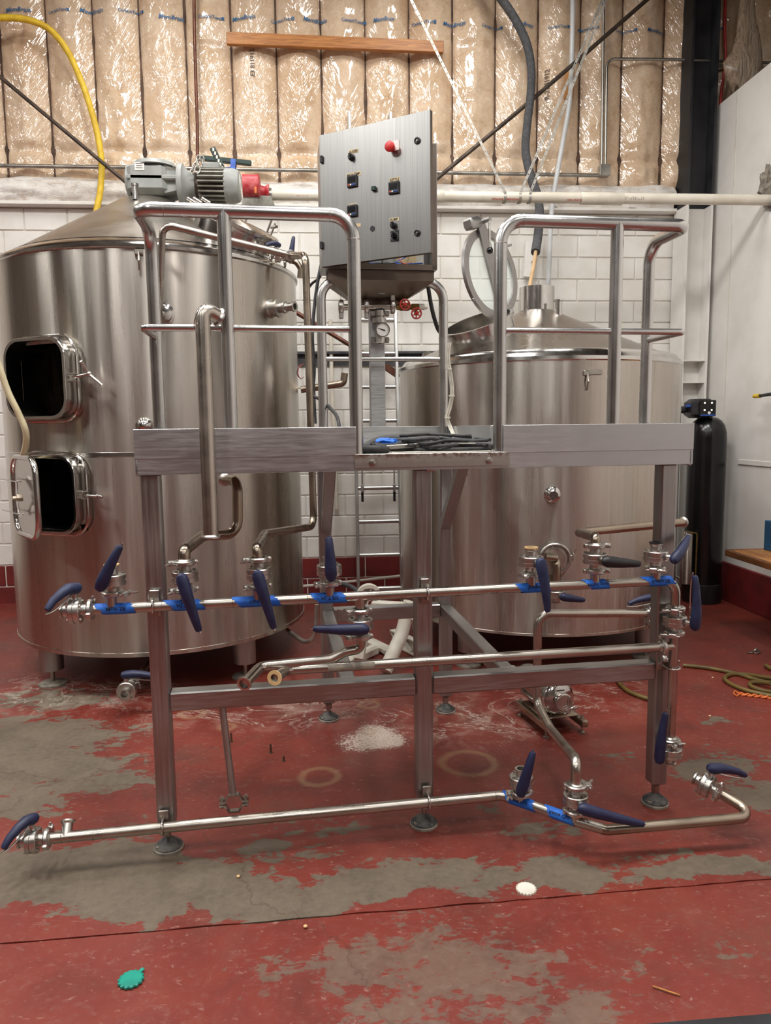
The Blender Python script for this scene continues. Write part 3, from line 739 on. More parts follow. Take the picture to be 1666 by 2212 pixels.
# drop rod with split pipe hanger under the left cross bar
hg = obj('hanger_rod', MB().cyl(P(.22, .0, .555), P(.25, -.02, .20), .0135, seg=16), 'frame', pf)
hp = P(.253, -.025, .175); 
for s, nm in ((1, 'upper_saddle'), (-1, 'lower_saddle')):
    pl = [(-.055, .004), (-.032, .004), (-.016, .030), (.016, .030), (.032, .004), (.055, .004), (.055, .010), (.035, .010), (.019, .036), (-.019, .036), (-.035, .010), (-.055, .010)]
    obj(nm, MB().prism([(a, b*s) for a, b in pl] if s > 0 else [(a, b*s) for a, b in reversed(pl)], hp, EU, EZ, .024), 'bolt', hg)
for s in (-1, 1): obj('bolt', MB().cyl(hp+EU*(.045*s)-EZ*.018, hp+EU*(.045*s)+EZ*.026, .006, seg=10).lathe(hp+EU*(.045*s)+EZ*.010, EZ, [(0, .011), (.01, .011)], 6), 'bolt', hg)

# ================================================================== PIPES AND VALVES
def ubolt(u, v, z, r, parent, vert=False):
    c = P(u, v, z); pts = []
    if not vert:
        for k in range(13):
            a = -pi/2 + pi*k/12; pts.append(c - EV*(math.cos(a)*r) + EZ*(math.sin(a)*r))
        pts = [c + EV*.055 - EZ*r] + pts + [c + EV*.055 + EZ*r]
        pl = MB().bevbox(c + EV*(.035) + EZ*.0, (.036, .008, .10), .003, EU, EV, EZ)
    else:
        for k in range(13):
            a = -pi/2 + pi*k/12; pts.append(c - EV*(math.cos(a)*r) + EU*(math.sin(a)*r))
        pts = [c + EV*.055 - EU*r] + pts + [c + EV*.055 + EU*r]
        pl = MB().bevbox(c + EV*.035, (.10, .008, .036), .003, EU, EV, EZ)
    o = obj('u_bolt', MB().sweep(pts, .0045, 10), 'shiny', parent); obj('saddle_plate', pl, 'bolt', o)
def tape(parent, p, q, r, txt, flip=0.0, sz=.020):
    p, q = V(p), V(q); a = (q-p).normalized(); L = (q-p).length
    toc = (CP-(p+q)/2); e1 = (toc - a*toc.dot(a)).normalized(); e2 = a.cross(e1)
    if e2.z < 0: pass
    mb = MB(); seg = 28; vs = []
    rn = random.Random(len(txt)*7+int(L*1000))
    jag = [[rn.uniform(-.006, .006) for _ in range(seg)] for _ in range(2)]
    for i, t in enumerate((0, .33, .66, 1)):
        for k in range(seg):
            w = 2*pi*k/seg; sk = .018*math.sin(w)*(1 if i in (0, 1) else .6)
            end = jag[0][k] if i == 0 else (jag[1][k] if i == 3 else 0)
            vs.append(p + a*(L*t + sk + end) + (e1*math.cos(w)+e2*math.sin(w))*(r+.0012+.0008*(k % 3 == 0)))
    mb.add(vs, [(i*seg+k, i*seg+(k+1) % seg, (i+1)*seg+(k+1) % seg, (i+1)*seg+k) for i in range(3) for k in range(seg)])
    t = obj('tape_label', mb, 'tape', parent, label='blue masking tape with handwriting')
    probe = text_mb(txt, lambda x, y: V((x, y, 0)), sz, shear=.15); wd = max(v.x for v in probe.v)
    # direction of reading is +a when a points to the right of the picture
    def f(x, y):
        w = (y - sz*.3)/(r+.003); 
        return (p+q)/2 + a*(x-wd/2 + flip) + (e1*math.cos(w) + e2*math.sin(w))*(r+.003)
    obj('handwriting', text_mb(txt, f, sz, shear=.15), 'ink', t)
def ferrule(mb, c, a, r):
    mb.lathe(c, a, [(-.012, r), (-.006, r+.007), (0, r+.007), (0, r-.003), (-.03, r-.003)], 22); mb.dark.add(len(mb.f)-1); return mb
def clamp(parent, c, a, r, ndir, wing='wing_nut', mat='cast'):
    a = V(a).normalized(); nd = V(ndir); nd = (nd-a*nd.dot(a)).normalized(); t = a.cross(nd)
    mb = MB().lathe(c, a, [(-.009, r+.001), (-.009, r+.009), (-.005, r+.014), (.005, r+.014), (.009, r+.009), (.009, r+.001)], 26, closed=True)
    mb.bevbox(c+nd*(r+.020), (.026, .018, .03), .003, nd, a, t).bevbox(c-nd*(r+.014), (.014, .018, .022), .003, nd, a, t)
    o = obj('clamp', mb, mat, parent)
    b = c + nd*(r+.024)
    mb = MB().cyl(b-t*.028, b+t*.044, .0038, seg=8).lathe(b+t*.02, t, [(0, .009), (.012, .0065)], 10)
    for s in (-1, 1): mb.prism([(0, 0), (.014, .008), (.02, .026), (.012, .028), (.003, .012)], b+t*.022 + nd*(s*.004), nd*s, t, .005)
    obj(wing, mb, mat, o); return o
def valve(label, c, a, stem, tip=None, hd=None, L=.19, hm='blue', sc=1.0, group='butterfly valves on the pipework', cl=(True, False), clr=None, gask=None, wside=1, name='butterfly_valve', claw=0.0, thin=1.0):
    c = V(c); a = V(a).normalized(); s = V(stem); s = (s-a*s.dot(a)).normalized()
    hub = c + s*.05*sc
    if tip is not None: d = V(tip)-hub; L = (d - s*d.dot(s)).length; d = (d-s*d.dot(s)).normalized()
    else: d = V(hd); d = (d-s*d.dot(s)).normalized()
    w = s.cross(d)
    t = thing(name, label, 'valve', c - EZ*.05, group)
    k = sc
    mb = MB().lathe(c, a, [(h*k, r*k) for h, r in ((-.050, .018), (-.050, .0255), (-.044, .0255), (-.040, .0205), (-.021, .0215), (-.0195, .044), (-.017, .0465), (-.003, .0465), (-.002, .043), (.002, .043), (.003, .0465), (.017, .0465), (.0195, .044), (.021, .0215), (.040, .0205), (.044, .0255), (.050, .0255), (.050, .018), (.012, .017))], 30)
    mb.cyl(c+s*.03*k, c+s*.062*k, .011*k, seg=14)
    b = obj('body', mb, 'cast', t)
    e1 = s; e2 = a.cross(s)
    for q in (.6, 2.2, 3.9, 5.4):
        p = c + (e1*math.cos(q)+e2*math.sin(q))*.037*k; obj('bolt', MB().lathe(p, a, [(-.025*k, .0065*k), (.025*k, .0065*k)], 6), 'bolt', b)
    if gask: obj('gasket', MB().lathe(c+a*.052*k, a, [(-.002, .017), (-.002, .0265), (.003, .0265), (.003, .017)], 24, closed=True), gask, t)
    if cl[0]: clamp(t, c-a*.050*k, a, .0255*k, (e2*wside + s*.3))
    if cl[1]: clamp(t, c+a*.050*k, a, .0255*k, (e2*wside + s*.2))
    # lever grip
    h0 = c+s*.058*k
    prof = [(-.024, .016, .010, .010), (-.017, .019, .018, .018), (.0, .021, .021, .0225), (.2, .025, .0195, .0215), (.45, .026-.25*claw, .0165, .019), (.75, .023-.6*claw, .0135, .0155), (.94, .019-claw, .0115, .013), (.985, .018-1.08*claw, .009, .0105), (1.0, .0175-1.1*claw, .003, .004)]
    pts = []; rs = []
    for q, hs, rt, rw in prof:
        al = q if q < .0 else q*L
        pts.append(h0 + d*al + s*(hs*k)); rs.append((rt*k*thin, rw*k))
    g = obj('handle', MB().sweep(pts, .01, 14, True, rs, up=s), hm, t)
    obj('hub_screw', MB().lathe(h0+s*.033*k, s, [(0, .0075), (.004, .0075), (.004, .005), (.001, .004)], 14), 'bolt', g)
    tr = [h0 + d*.012 + s*.004, h0 + d*(L*.4) + s*(.002-claw*.5), h0 + d*(L*.8) + s*(.004-claw), h0 + d*(L*1.05) + s*(.010-claw*1.2)]
    obj('trigger', MB().sweep(smooth_curve(tr, 5), .0035, 8), 'shiny', t)
    return t
PR = .0185; HV = -.085; HZ_ = .975
up = -EV; right = EU
# upper header pipe
hd_ = thing('upper_header_pipe', 'upper stainless header pipe bolted across the platform legs with blue tape labels', 'pipe', P(1.0, HV, .95))
ez = P(2.018, HV, 0)
mb = MB().pipe([P(-.215, HV, .968), P(.5, HV, .972), P(1.3, HV, .978), P(2.012, HV, .980), P(2.012, HV, .865)], PR, .06, 22)
obj('pipe', mb, 'pipe', hd_)
obj('end_ferrule', ferrule(ferrule(MB(), P(-.215, HV, .968), -EU, PR), P(2.012, HV, .865), -EZ, PR), 'cast', hd_)
def stub(parent, u, z0, z1, v=HV, r=PR): 
    obj('tee_stub', MB().cyl(P(u, v, z0), P(u, v, z1), r, seg=20), 'pipe', parent)
for px, z1 in ((240, 1.012), (402, 1.012), (557, 1.012), (712, 1.014), (1147, 1.022), (1285, 1.022), (1416, 1.024)):
    pu = (pv(px, 1290, HV)-PO).dot(EU); stub(hd_, pu, .975, z1)
tu = (pv(778, 1290, HV)-PO).dot(EU); stub(hd_, tu, .925, .975)
for u in (0, 1.0): ubolt(u, HV, .973, PR+.007, hd_)
for px, py, tx in ((252, 1318, 'Mash SB'), (402, 1311, 'HLT SB'), (556, 1305, 'Vorlauf'), (712, 1298, 'HLT Fill'), (1150, 1276, 'Sparge'), (1288, 1270, 'Whirl pool'), (1422, 1261, 'Kettle SB')):
    c = pv(px, py, HV); u = (c-PO).dot(EU); hw = .058 if px not in (1288,) else .042
    if px == 556: hw = .075
    zc = .968+.012*(u+.215)/2.23
    tape(hd_, P(u-hw, HV, zc), P(u+hw, HV, zc), PR, tx)
for u in (-.13, .03, .075, .28, .55, .9, 1.12, 1.95): obj('weld_seam', MB().torus(P(u, HV, .968+.012*(u+.215)/2.23), EU, PR, .001, 20, 6), 'stain', hd_)
def hv(px, py): return (pv(px, py, HV)-PO).dot(EU)
VZ = 1.075
def upv(label, px, tip, tv=-.17, **kw):
    u = hv(px, 1260); return valve(label, P(u, HV, VZ + .004*u), EZ, kw.pop('stem', -EV), tip=pv(tip[0], tip[1], tv), **kw)
valve('butterfly valve closing the open end of the upper header, grip bent over', P(-.265, HV, .968), -EU, EZ, hd=-EU*.62-EV*.8, L=.115, hm='blue_worn', claw=.045, wside=1)
upv('blue-handled valve above the Mash SB tape, handle raised', 243, (262, 1178), stem=-EV*1-EU*.25, gask='gasket')
upv('blue-handled valve under the bent HLT pipe, handle hanging down', 401, (430, 1366), cl=(True, True), wside=-1)
upv('blue-handled valve under the tall recirculation pipe, handle hanging down', 560, (592, 1360), cl=(True, True), stem=-EV, wside=-1)
upv('blue-handled valve above the HLT Fill tape, handle upright', 712, (711, 1160), wside=-1)
upv('blue-handled valve with tan gasket above the Sparge tape', 1147, (1188, 1324), hm='blue_worn', gask='gasket', wside=-1, stem=-EV+EU*.15)
upv('black-handled valve above the Whirlpool tape, handle level', 1285, (1398, 1222), hm='black', cl=(True, True), stem=-EV+EU*.2)
upv('blue-handled valve with black gasket above the Kettle SB tape', 1415, (1508, 1160), tv=-.10, gask='black', stem=-EV*.8+EU*.6, wside=-1)
valve('blue-handled valve hanging below the header on the tee', P(tu, HV, .868), -EZ, -EV-EU*.05, tip=pv(676, 1363, -.18), cl=(True, True), wside=1)
# vertical drop at the right leg
VU = 2.012
valve('worn blue-handled valve below the header elbow, handle upright', P(VU, HV, .815), -EZ, -EV*.75+EU*.65, tip=pv(1494, 1242, -.14), hm='blue_worn', cl=(True, True), wside=1)
dp = thing('drop_pipe', 'vertical stainless drop pipe hanging below the header elbow', 'pipe', P(VU, HV, .28))
obj('pipe', MB().pipe([P(VU, HV, .765), P(VU, HV, .32)], PR, .05), 'pipe', dp)
obj('end_ferrule', ferrule(ferrule(MB(), P(VU, HV, .765), EZ, PR), P(VU, HV, .32), -EZ, PR), 'cast', dp)
sz = .71; obj('side_outlet', MB().cyl(P(VU, HV, sz), P(VU-.05, HV, sz), PR, seg=20), 'pipe', dp)
obj('end_ferrule', ferrule(MB(), P(VU-.05, HV, sz), -EU, PR), 'cast', dp)
ubolt(VU, HV, .62, PR+.007, dp, vert=True)
valve('blue-handled valve at the bottom end of the drop pipe', P(VU, HV, .265), -EZ, -EU*.85-EV*.5, tip=pv(1426, 1545, -.16), cl=(True, False), wside=-1)
# long loose pipe clamped to the side outlet
p0 = P(VU-.055, HV, sz); 
A = pv(640, 1446, HV-.02); B = pv(594, 1464, HV-.12)
lp = thing('long_cross_pipe', 'long straight stainless pipe clamped to the drop pipe, bent open end with tan gasket', 'pipe', P(1.0, HV, .6))
obj('pipe', MB().pipe([p0, A - EU*.035, B], PR, .045, 22), 'pipe', lp)
dirB = (B-(A-EU*.035)).normalized()
obj('end_ferrule', ferrule(ferrule(MB(), B, dirB, PR), p0, EU, PR), 'cast', lp)
obj('gasket', MB().lathe(B+dirB*.002, dirB, [(-.002, .0145), (-.002, .027), (.003, .027), (.003, .0145)], 24, closed=True), 'gasket', lp)
clamp(lp, P(VU-.052, HV, sz), EU, PR+.007, -EZ-EV*.4)
q0, q1 = p0.lerp(A, .8), p0.lerp(A, .92); toc = (CP-q0).normalized()
pd = (q1-q0).normalized(); f1 = (toc-pd*toc.dot(pd)).normalized(); f2 = pd.cross(f1); mb = MB(); vs = []
for q in (q0, q1):
    for k in range(9):
        w = -.9+1.5*k/8; vs.append(q + (f1*math.cos(w)+f2*math.sin(w))*(PR+.0008))
obj('paper_label', mb.add(vs, [(k, k+1, 10+k, 9+k) for k in range(8)]), 'foot_rim', lp)
# S-bend pipe from the tee valve
c0 = P(tu, HV, .818)
sb = thing('s_bend_pipe', 'S-bent stainless pipe under the tee valve with open flanged end', 'pipe', c0 - EZ*.2)
S1 = pv(774, 1395, HV); S2 = pv(716, 1424, HV+.0); S3 = pv(562, 1440, HV-.03); S4 = pv(527, 1478, HV-.16)
obj('pipe', MB().pipe([c0, V((c0.x, c0.y, pv(770, 1402, HV).z+.0)), pv(745, 1408, HV), S2, S3, S4], PR, [.045, .05, .05, .04], 20), 'pipe', sb)
dS = (S4-S3).normalized(); obj('end_ferrule', ferrule(ferrule(MB(), S4, dS, PR), c0, EZ, PR), 'cast', sb)
# lower header
lo_v = -.085; LR = .0195
lh = thing('lower_header_pipe', 'lower stainless header pipe at floor level with blue tape labels', 'pipe', P(.6, lo_v, .1))
L0 = P(-.41, lo_v, .128); L1 = pv(1085, 1718, lo_v)
e1 = onz(1262, 1792, .105); e2 = onz(1290, 1790, .105)
J = onz(1250, 1775, .125); K = onz(1300, 1790, .105); N = onz(1640, 1776, .12); N2 = onz(1605, 1722, .155); EN = onz(1553, 1712, .16)
N = onz(1632, 1770, .115)
obj('pipe', MB().pipe([L0, L1, J, K], LR, [.05, .04], 22, ends=(True, False)), 'pipe', lh)
obj('pipe', MB().pipe([J.lerp(L1, .1), K + (K-J)*.2, onz(1640, 1764, .115), EN], LR, [.05, .09], 22, ends=(False, True)), 'stain', lh)
obj('end_ferrule', ferrule(ferrule(MB(), L0, -EU, LR), EN, (EN-onz(1640, 1764, .115)), LR), 'cast', lh)
for u in (-.005, 1.002):
    zl = L0.z + (L1.z-L0.z)*(u+.41)/(1.295+.41); ubolt(u, lo_v, zl, LR+.007, lh)
# vertical side stubs
su = (pv(142, 1790, lo_v)-PO).dot(EU); st = P(su, lo_v, .13)
mb = MB().cyl(st, st+EZ*.035+EV*.03, LR, seg=20); ferrule(mb, st+EZ*.043+EV*.036, EZ+EV*.85, LR); obj('tee_stub', mb, 'cast', lh)
dJ = (J-L1).normalized()
t1 = L1.lerp(J, .26); t2 = L1.lerp(J, .96)
for q in (t1, t2): obj('tee_stub', MB().cyl(q, q+EZ*.035, LR, seg=20), 'pipe', lh)
tape(lh, L1.lerp(J, .06), L1.lerp(J, .44), LR, 'Mash Out', sz=.018); tape(lh, L1.lerp(J, .62), L1.lerp(J, .93), LR, 'Kettle Out', sz=.018)
for q, d in ((L0+EU*.05, EU), (L0+EU*.16, EU), (L1-EU*.03, EU)): obj('weld_seam', MB().torus(q, d, LR, .0012, 20, 6), 'stain', lh)
valve('claw-handled blue valve on the straight open end of the lower header', L0-EU*.05, -EU, EZ, hd=-EU*.62-EV*.8, L=.115, claw=.045)
valve('blue-handled valve standing on the Mash Out stub at floor level', t1+EZ*.087, EZ, -EV*.9-EU*.3, tip=onz(1153, 1640, .38), cl=(True, False), wside=-1)
valve('blue-handled valve under the long diagonal suction pipe', t2+EZ*.087, EZ, -EV, tip=onz(1380, 1768, .13), cl=(True, True), wside=1)
dE = (EN-onz(1640, 1764, .115)).normalized()
valve('blue-handled valve on the curled open end of the lower header', EN+dE*.05, dE, EZ, tip=EN+dE*.05+EU*.19+EZ*.12-EV*.02, cl=(True, False), wside=-1, claw=.02)
# diagonal suction pipe rising to the kettle outlet
vt = t2+EZ*.137
g1 = vt + EZ*.08; g2 = onz(1245, 1640, .30); 
Kp = (1.54, 5.38)
U1 = wp(1160, 1540, 3.55); 
sp_ = thing('kettle_outlet_pipe', 'long bent stainless pipe running from the lower valve up to the kettle outlet', 'pipe', vt)
pts = [vt, vt+EZ*.10 , pv(1190, 1575, .35), pv(1160, 1520, .55), pv(1162, 1325, .55), pv(1400, 1325, .62)]
obj('pipe', MB().pipe(pts, .0205, [.06, .08, .06, .06], 20), 'pipe', sp_)
dk = (pts[-1]-pts[-2]).normalized(); obj('end_ferrule', ferrule(ferrule(MB(), pts[-1], dk, .0205), vt, -EZ, .0205), 'cast', sp_)
clamp(sp_, pts[-1]+dk*.002, dk, .0275, -EZ-EV*.5)
valve('blue-handled valve at the kettle end of the outlet pipe behind the leg', pts[-1]+dk*.06, dk, EZ, tip=pts[-1]+dk*.06-EU*.16+EZ*.1, cl=(False, True), claw=.03)
# bent HLT pipe
b0 = P(hv(401, 1260), HV, VZ+.052); R2 = .0215
hp_ = thing('hlt_branch_pipe', 'doubly bent stainless branch pipe with open upper end beside the mash tun', 'pipe', b0)
pts = [b0, P(hv(401, 1260), HV, 1.17), pv(440, 1156, .22), pv(514, 1154, .34), pv(513, 1038, .34), pv(486, 1036, .50)]
obj('pipe', MB().pipe(pts, R2, [.06, .07, .06, .05], 22), 'stain', hp_)
dd = (pts[-1]-pts[-2]).normalized(); obj('end_ferrule', ferrule(ferrule(MB(), pts[-1], dd, R2), b0, -EZ, R2), 'cast', hp_)
# tall recirculation pipe
b0 = P(hv(560, 1260), HV, VZ+.054)
rc = thing('recirculation_pipe', 'tall thin stainless pipe rising past the mash tun and over its shoulder', 'pipe', b0)
pts = [b0, P(hv(557, 1260), HV, 1.17), pv(572, 1153, .45), pv(678, 1137, 1.08), pv(660, 552, 1.08)]
top = pts[-1]; 
pts += [wp(628, 552, 4.12)]
obj('pipe', MB().pipe(pts, .0185, [.06, .06, .06, .06], 20), 'stain', rc)
e = pts[-1]
pts2 = [e, wp(352, 484, 4.12), wp(343, 676, 4.20), cyl_hit(352, 680, (-1.16, 5.295), .975)]
pts2[2].z = wp(343, 676, 4.15).z
obj('pipe', MB().pipe(pts2, .0185, [.05, .045], 20), 'pipe', rc)
dt = (pts[-1]-pts[-2]).normalized(); mb = MB().lathe(e, dt, [(-.012, .019), (-.008, .03), (.008, .03), (.012, .019)], 22)
obj('union', mb, 'cast', rc)
# whirlpool pipe
b0 = P(hv(1285, 1260), HV, VZ+.056)
wpn = thing('whirlpool_pipe', 'bent stainless whirlpool pipe above the black-handled valve', 'pipe', b0)
pts = [b0, P(hv(1285, 1260), HV, 1.165), pv(1250, 1150, .30), pv(1478, 1128, .52), pv(1480, 1122, .60)]
pts = pts[:4]
obj('pipe', MB().pipe(pts, .0195, [.06, .05], 20), 'stain', wpn)
dd = (pts[-1]-pts[-2]).normalized(); mb = MB().lathe(pts[-1], dd, [(-.012, .0195), (-.006, .0265), (0, .0265), (0, .016), (-.03, .016)], 22); ferrule(mb, b0, -EZ, .0195)
obj('end_ferrule', mb, 'cast', wpn)
# thick loose pipe tied to the rail
tb = thing('loose_transfer_pipe', 'thick stainless pipe with elbow top tied to the mid rail by the mash tun', 'pipe', pv(456, 1160, -.16))
T0 = pv(456, 1162, -.14); T1 = pv(436, 668, -.115); T2 = pv(470, 690, -.0)
T2 = pv(474, 686, -.075); T1 = pv(437, 664, -.115)
obj('pipe', MB().pipe([T0, T1, T2], .0262, [.045], 24), 'pipe', tb)
mb = MB(); ferrule(mb, T0, (T0-T1), .0262); ferrule(mb, T2, (T2-T1), .0262); obj('end_ferrule', mb, 'cast', tb)
w1 = pv(425, 690, -.14); w2 = pv(442, 658, -.12); w3 = pv(468, 690, -.06)
obj('tie_wire', MB().sweep(smooth_curve([pv(420, 712, -.11), pv(421, 690, -.145), pv(440, 657, -.13), pv(466, 680, -.08), pv(472, 712, -.02)], 6), .0018, 6), 'shiny', tb)

# ================================================================== TANKS
def shell(c, R, z0, z1, holes, seg=240, rows=96):
    mb = MB(); vs = []
    for j in range(rows+1):
        z = z0+(z1-z0)*j/rows
        for i in range(seg):
            a = 2*pi*i/seg; vs.append((c[0]+R*math.cos(a), c[1]+R*math.sin(a), z))
    fs = []
    for j in range(rows):
        for i in range(seg):
            k = (i+1) % seg
            a = 2*pi*(i+.5)/seg; p = V((c[0]+R*math.cos(a), c[1]+R*math.sin(a), z0+(z1-z0)*(j+.5)/rows)); cut = False
            for hc, n, tt, w, h in holes:
                d = p-hc
                if d.dot(n) > -.45*R and abs(d.dot(tt)) < w/2 and abs(d.z) < h/2:
                    cut = True
            if not cut: fs.append((j*seg+i, j*seg+k, (j+1)*seg+k, (j+1)*seg+i))
    return mb.add(vs, fs)
def tank_leg(t, x, y, z1, zs, r):
    l = obj('tank_leg', MB().cyl((x, y, zs), (x, y, z1), r, seg=28), 'frame', t)
    s = obj('levelling_screw', MB().cyl((x, y, .01), (x, y, zs+.01), .013, seg=14), 'bolt', l)
    obj('foot_disc', MB().lathe((x, y, 0), Z_, [(0, .086), (.010, .086), (.016, .074), (.02, .02)], 32), 'foot_rim', l)
def port(t, px, py, c, R, prof, name='port', mat='cast', seg=26):
    h = cyl_hit(px, py, c, R); n = V((h.x-c[0], h.y-c[1], 0)).normalized()
    return obj(name, MB().lathe(h, n, prof, seg), mat, t), h, n
def hook(t, px, py, c, R):
    h = cyl_hit(px, py, c, R); n = V((h.x-c[0], h.y-c[1], 0)).normalized(); tt = Z_.cross(n)
    o = obj('hook_bracket', MB().bevbox(h+n*.008, (.045, .016, .03), .003, tt, n, Z_).sweep([h+n*.016-Z_*.0, h+n*.02-Z_*.03, h+n*.03-Z_*.05, h+n*.02-Z_*.075, h+n*.012-Z_*.1], .006, 8), 'bolt', t)
    obj('bolt_head', MB().lathe(h+n*.016+tt*.012, n, [(0, .009), (.007, .009)], 6), 'bolt', o)
MC, MR = (-1.16, 5.295), .97
mt = thing('mash_tun', 'tall brushed steel mash tun with two square side manways and a gear motor on top', 'tank', (MC[0], MC[1], 0))
def frame_at(px, py, off):
    h = cyl_hit(px, py, MC, MR+off); n = V((h.x-MC[0], h.y-MC[1], 0)).normalized(); return h, n, Z_.cross(n)
h1, n1, t1_ = frame_at(74, 818, .085); h2, n2, t2_ = frame_at(96, 1069, .075)
MWW, MWH = .42, .42
obj('tank_shell', shell(MC, MR, .275, 2.60, [(h1, n1, t1_, MWW-.02, MWH-.02), (h2, n2, t2_, MWW-.02, MWH-.02)]), 'tank', mt)
mb = MB().lathe((MC[0], MC[1], 0), Z_, [(2.598, MR), (2.606, MR+.012), (2.622, MR+.014), (2.634, MR+.004), (2.645, MR-.012), (2.662, MR-.045), (2.68, MR-.075)], 180)
obj('shoulder_rim', mb, 'shiny', mt)
obj('cone_top', MB().lathe((MC[0], MC[1], 0), Z_, [(2.678, MR-.07), (2.70, MR-.11), (3.11, .2), (3.12, .16)], 160), 'cone', mt)
obj('bottom_rim', MB().lathe((MC[0], MC[1], 0), Z_, [(.27, .05), (.262, MR-.03), (.268, MR+.003), (.292, MR+.004), (.294, MR)], 180), 'tank', mt)
obj('weld_band', MB().lathe((MC[0], MC[1], 0), Z_, [(1.444, MR), (1.447, MR+.0025), (1.470, MR+.0025), (1.473, MR)], 180), 'shiny', mt)
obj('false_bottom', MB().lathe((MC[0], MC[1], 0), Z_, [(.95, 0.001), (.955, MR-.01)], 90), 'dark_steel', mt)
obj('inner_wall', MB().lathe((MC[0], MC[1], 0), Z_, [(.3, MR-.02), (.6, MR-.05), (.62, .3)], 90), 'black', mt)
for sx in (-1, 1):
    for sy in (-1, 1): tank_leg(mt, MC[0]+.605*sx, MC[1]+.605*sy, .30, .10, .072)
def neck(h, n, tt, depth_in, name):
    mb = MB(); out = rrect(MWW+.03, MWH+.03, .11, 8); inn = rrect(MWW, MWH, .10, 8); N = len(out)
    ring = lambda poly, d: [h + tt*a + Z_*b + n*d for a, b in poly]
    loops = [ring(out, -depth_in), ring(out, -.012), ring(rrect(MWW+.036, MWH+.036, .113, 8), -.004), ring(rrect(MWW+.03, MWH+.03, .11, 8), 0), ring(inn, 0), ring(inn, -depth_in-.04)]
    vs = [p for l in loops for p in l]; fs = []
    for l in range(len(loops)-1):
        for i in range(N):
            j = (i+1) % N; fs.append((l*N+i, l*N+j, (l+1)*N+j, (l+1)*N+i))
    mb.add(vs, fs); return obj(name, mb, 'shiny', mt)
nk1 = neck(h1, n1, t1_, .22, 'manway_neck'); nk2 = neck(h2, n2, t2_, .22, 'manway_neck')
for h, n, tt, nk in ((h1, n1, t1_, nk1), (h2, n2, t2_, nk2)):      # reinforcing collar around each neck
    for d, k in ((-.075, .062),):
        mb = MB(); pts = [h + tt*a + Z_*b + n*d for a, b in rrect(MWW+k, MWH+k, .12, 8)]
        pts = [p for p in pts]
        mb.sweep(pts + [pts[0], pts[1]], .008, 8, False); obj('collar', mb, 'shiny', nk)
# swing bolts
def clevis(h, n, tt, nk, zoff=0):
    b = h + tt*((MWW+.03)/2+.004) - n*.035 + Z_*zoff; o = None
    mb = MB()
    for s in (-1, 1): mb.bevbox(b+Z_*(s*.02)+tt*.016, (.05, .05, .005), .001, tt, n, Z_)
    mb.bevbox(b, (.006, .05, .05), .001, tt, n, Z_)
    return obj('clevis', mb, 'shiny', nk), b+tt*.02
c1, b1 = clevis(h1, n1, t1_, nk1); e1_ = wp(192, 808, b1.y-.03)
sw = obj('swing_bolt', MB().cyl(b1, e1_, .009, seg=12).sphere(e1_, .016, 14, 8), 'shiny', nk1)
for q in ((176, 782), (220, 831)):
    p = wp(q[0], q[1], e1_.y-.04); obj('t_handle_arm', MB().cyl(e1_, p, .0075, seg=10).cyl(p, p+(p-e1_).normalized()*.006, .009, seg=10), 'shiny', nk1)
c2, b2 = clevis(h2, n2, t2_, nk2); e2_ = wp(222, 1073, b2.y-.03)
obj('swing_bolt', MB().cyl(b2, e2_, .008, seg=12).lathe(e2_-(e2_-b2).normalized()*.03, e2_-b2, [(0, .016), (.006, .017), (.008, .012), (.024, .012), (.024, .008)], 12), 'shiny', nk2)
# open lower manway door
hz = h2 - t2_*(MWW/2+.02) + n2*.005
fx = None
for k in range(200):
    d = ray(80, 1070); q = CP + d*((3.2+k*.008)/d.y)
    if abs((V((q.x, q.y, 0))-V((hz.x, hz.y, 0))).length - .46) < .006: fx = q; break
if fx is None: fx = hz + V((.1, -.45, 0))
dx = V((fx.x-hz.x, fx.y-hz.y, 0)).normalized(); dn = dx.cross(Z_)
dc = hz + dx*.24; dc.z = h2.z
if dn.dot(CP-dc) < 0: dn = -dn
dr = obj('manway_door', MB().prism(rrect(.42, .42, .1, 8), dc, dx, Z_, .006), 'shiny', mt)
mb = MB(); pts = [dc + dx*a + Z_*b for a, b in rrect(.44, .44, .105, 8)]; mb.sweep(pts+[pts[0], pts[1]], .017, 12, False); obj('door_rim', mb, 'shiny', dr)
for s in (-1, 1):
    obj('hinge_strap', MB().beam(dc+dn*.045+Z_*(.09*s)-dx*.28, dc+dn*.045+Z_*(.09*s)+dx*.06, .006, .03, dn, .001), 'shiny', dr)
    obj('door_brace', MB().beam(dc+dn*.03+Z_*(.10*s)-dx*.04, dc+dn*.055+dx*.04, .04, .006, dn, .001), 'shiny', dr)
obj('clamp_nut', MB().lathe(dc+dn*.03+dx*.05, dn, [(0, .022), (.03, .022), (.03, .012), (.05, .012)], 6), 'stain', dr)
# ports and hooks
port(mt, 586, 667, MC, MR, [(-.03, .058), (.006, .058), (.012, .05), (.05, .05), (.055, .058), (.068, .058), (.072, .03), (.095, .03), (.10, .037), (.112, .037), (.116, .026), (.165, .024), (.168, .033), (.178, .033), (.178, .02), (.13, .019)], 'sample_port')
port(mt, 353, 678, MC, MR, [(-.03, .062), (.005, .062), (.008, .05), (.02, .045), (.024, .03)], 'port_flange', 'shiny')
port(mt, 313, 920, MC, MR, [(-.03, .05), (.02, .05), (.045, .04), (.06, .02), (.063, .001)], 'port_dome', 'shiny')
hook(mt, 300, 545, MC, MR)
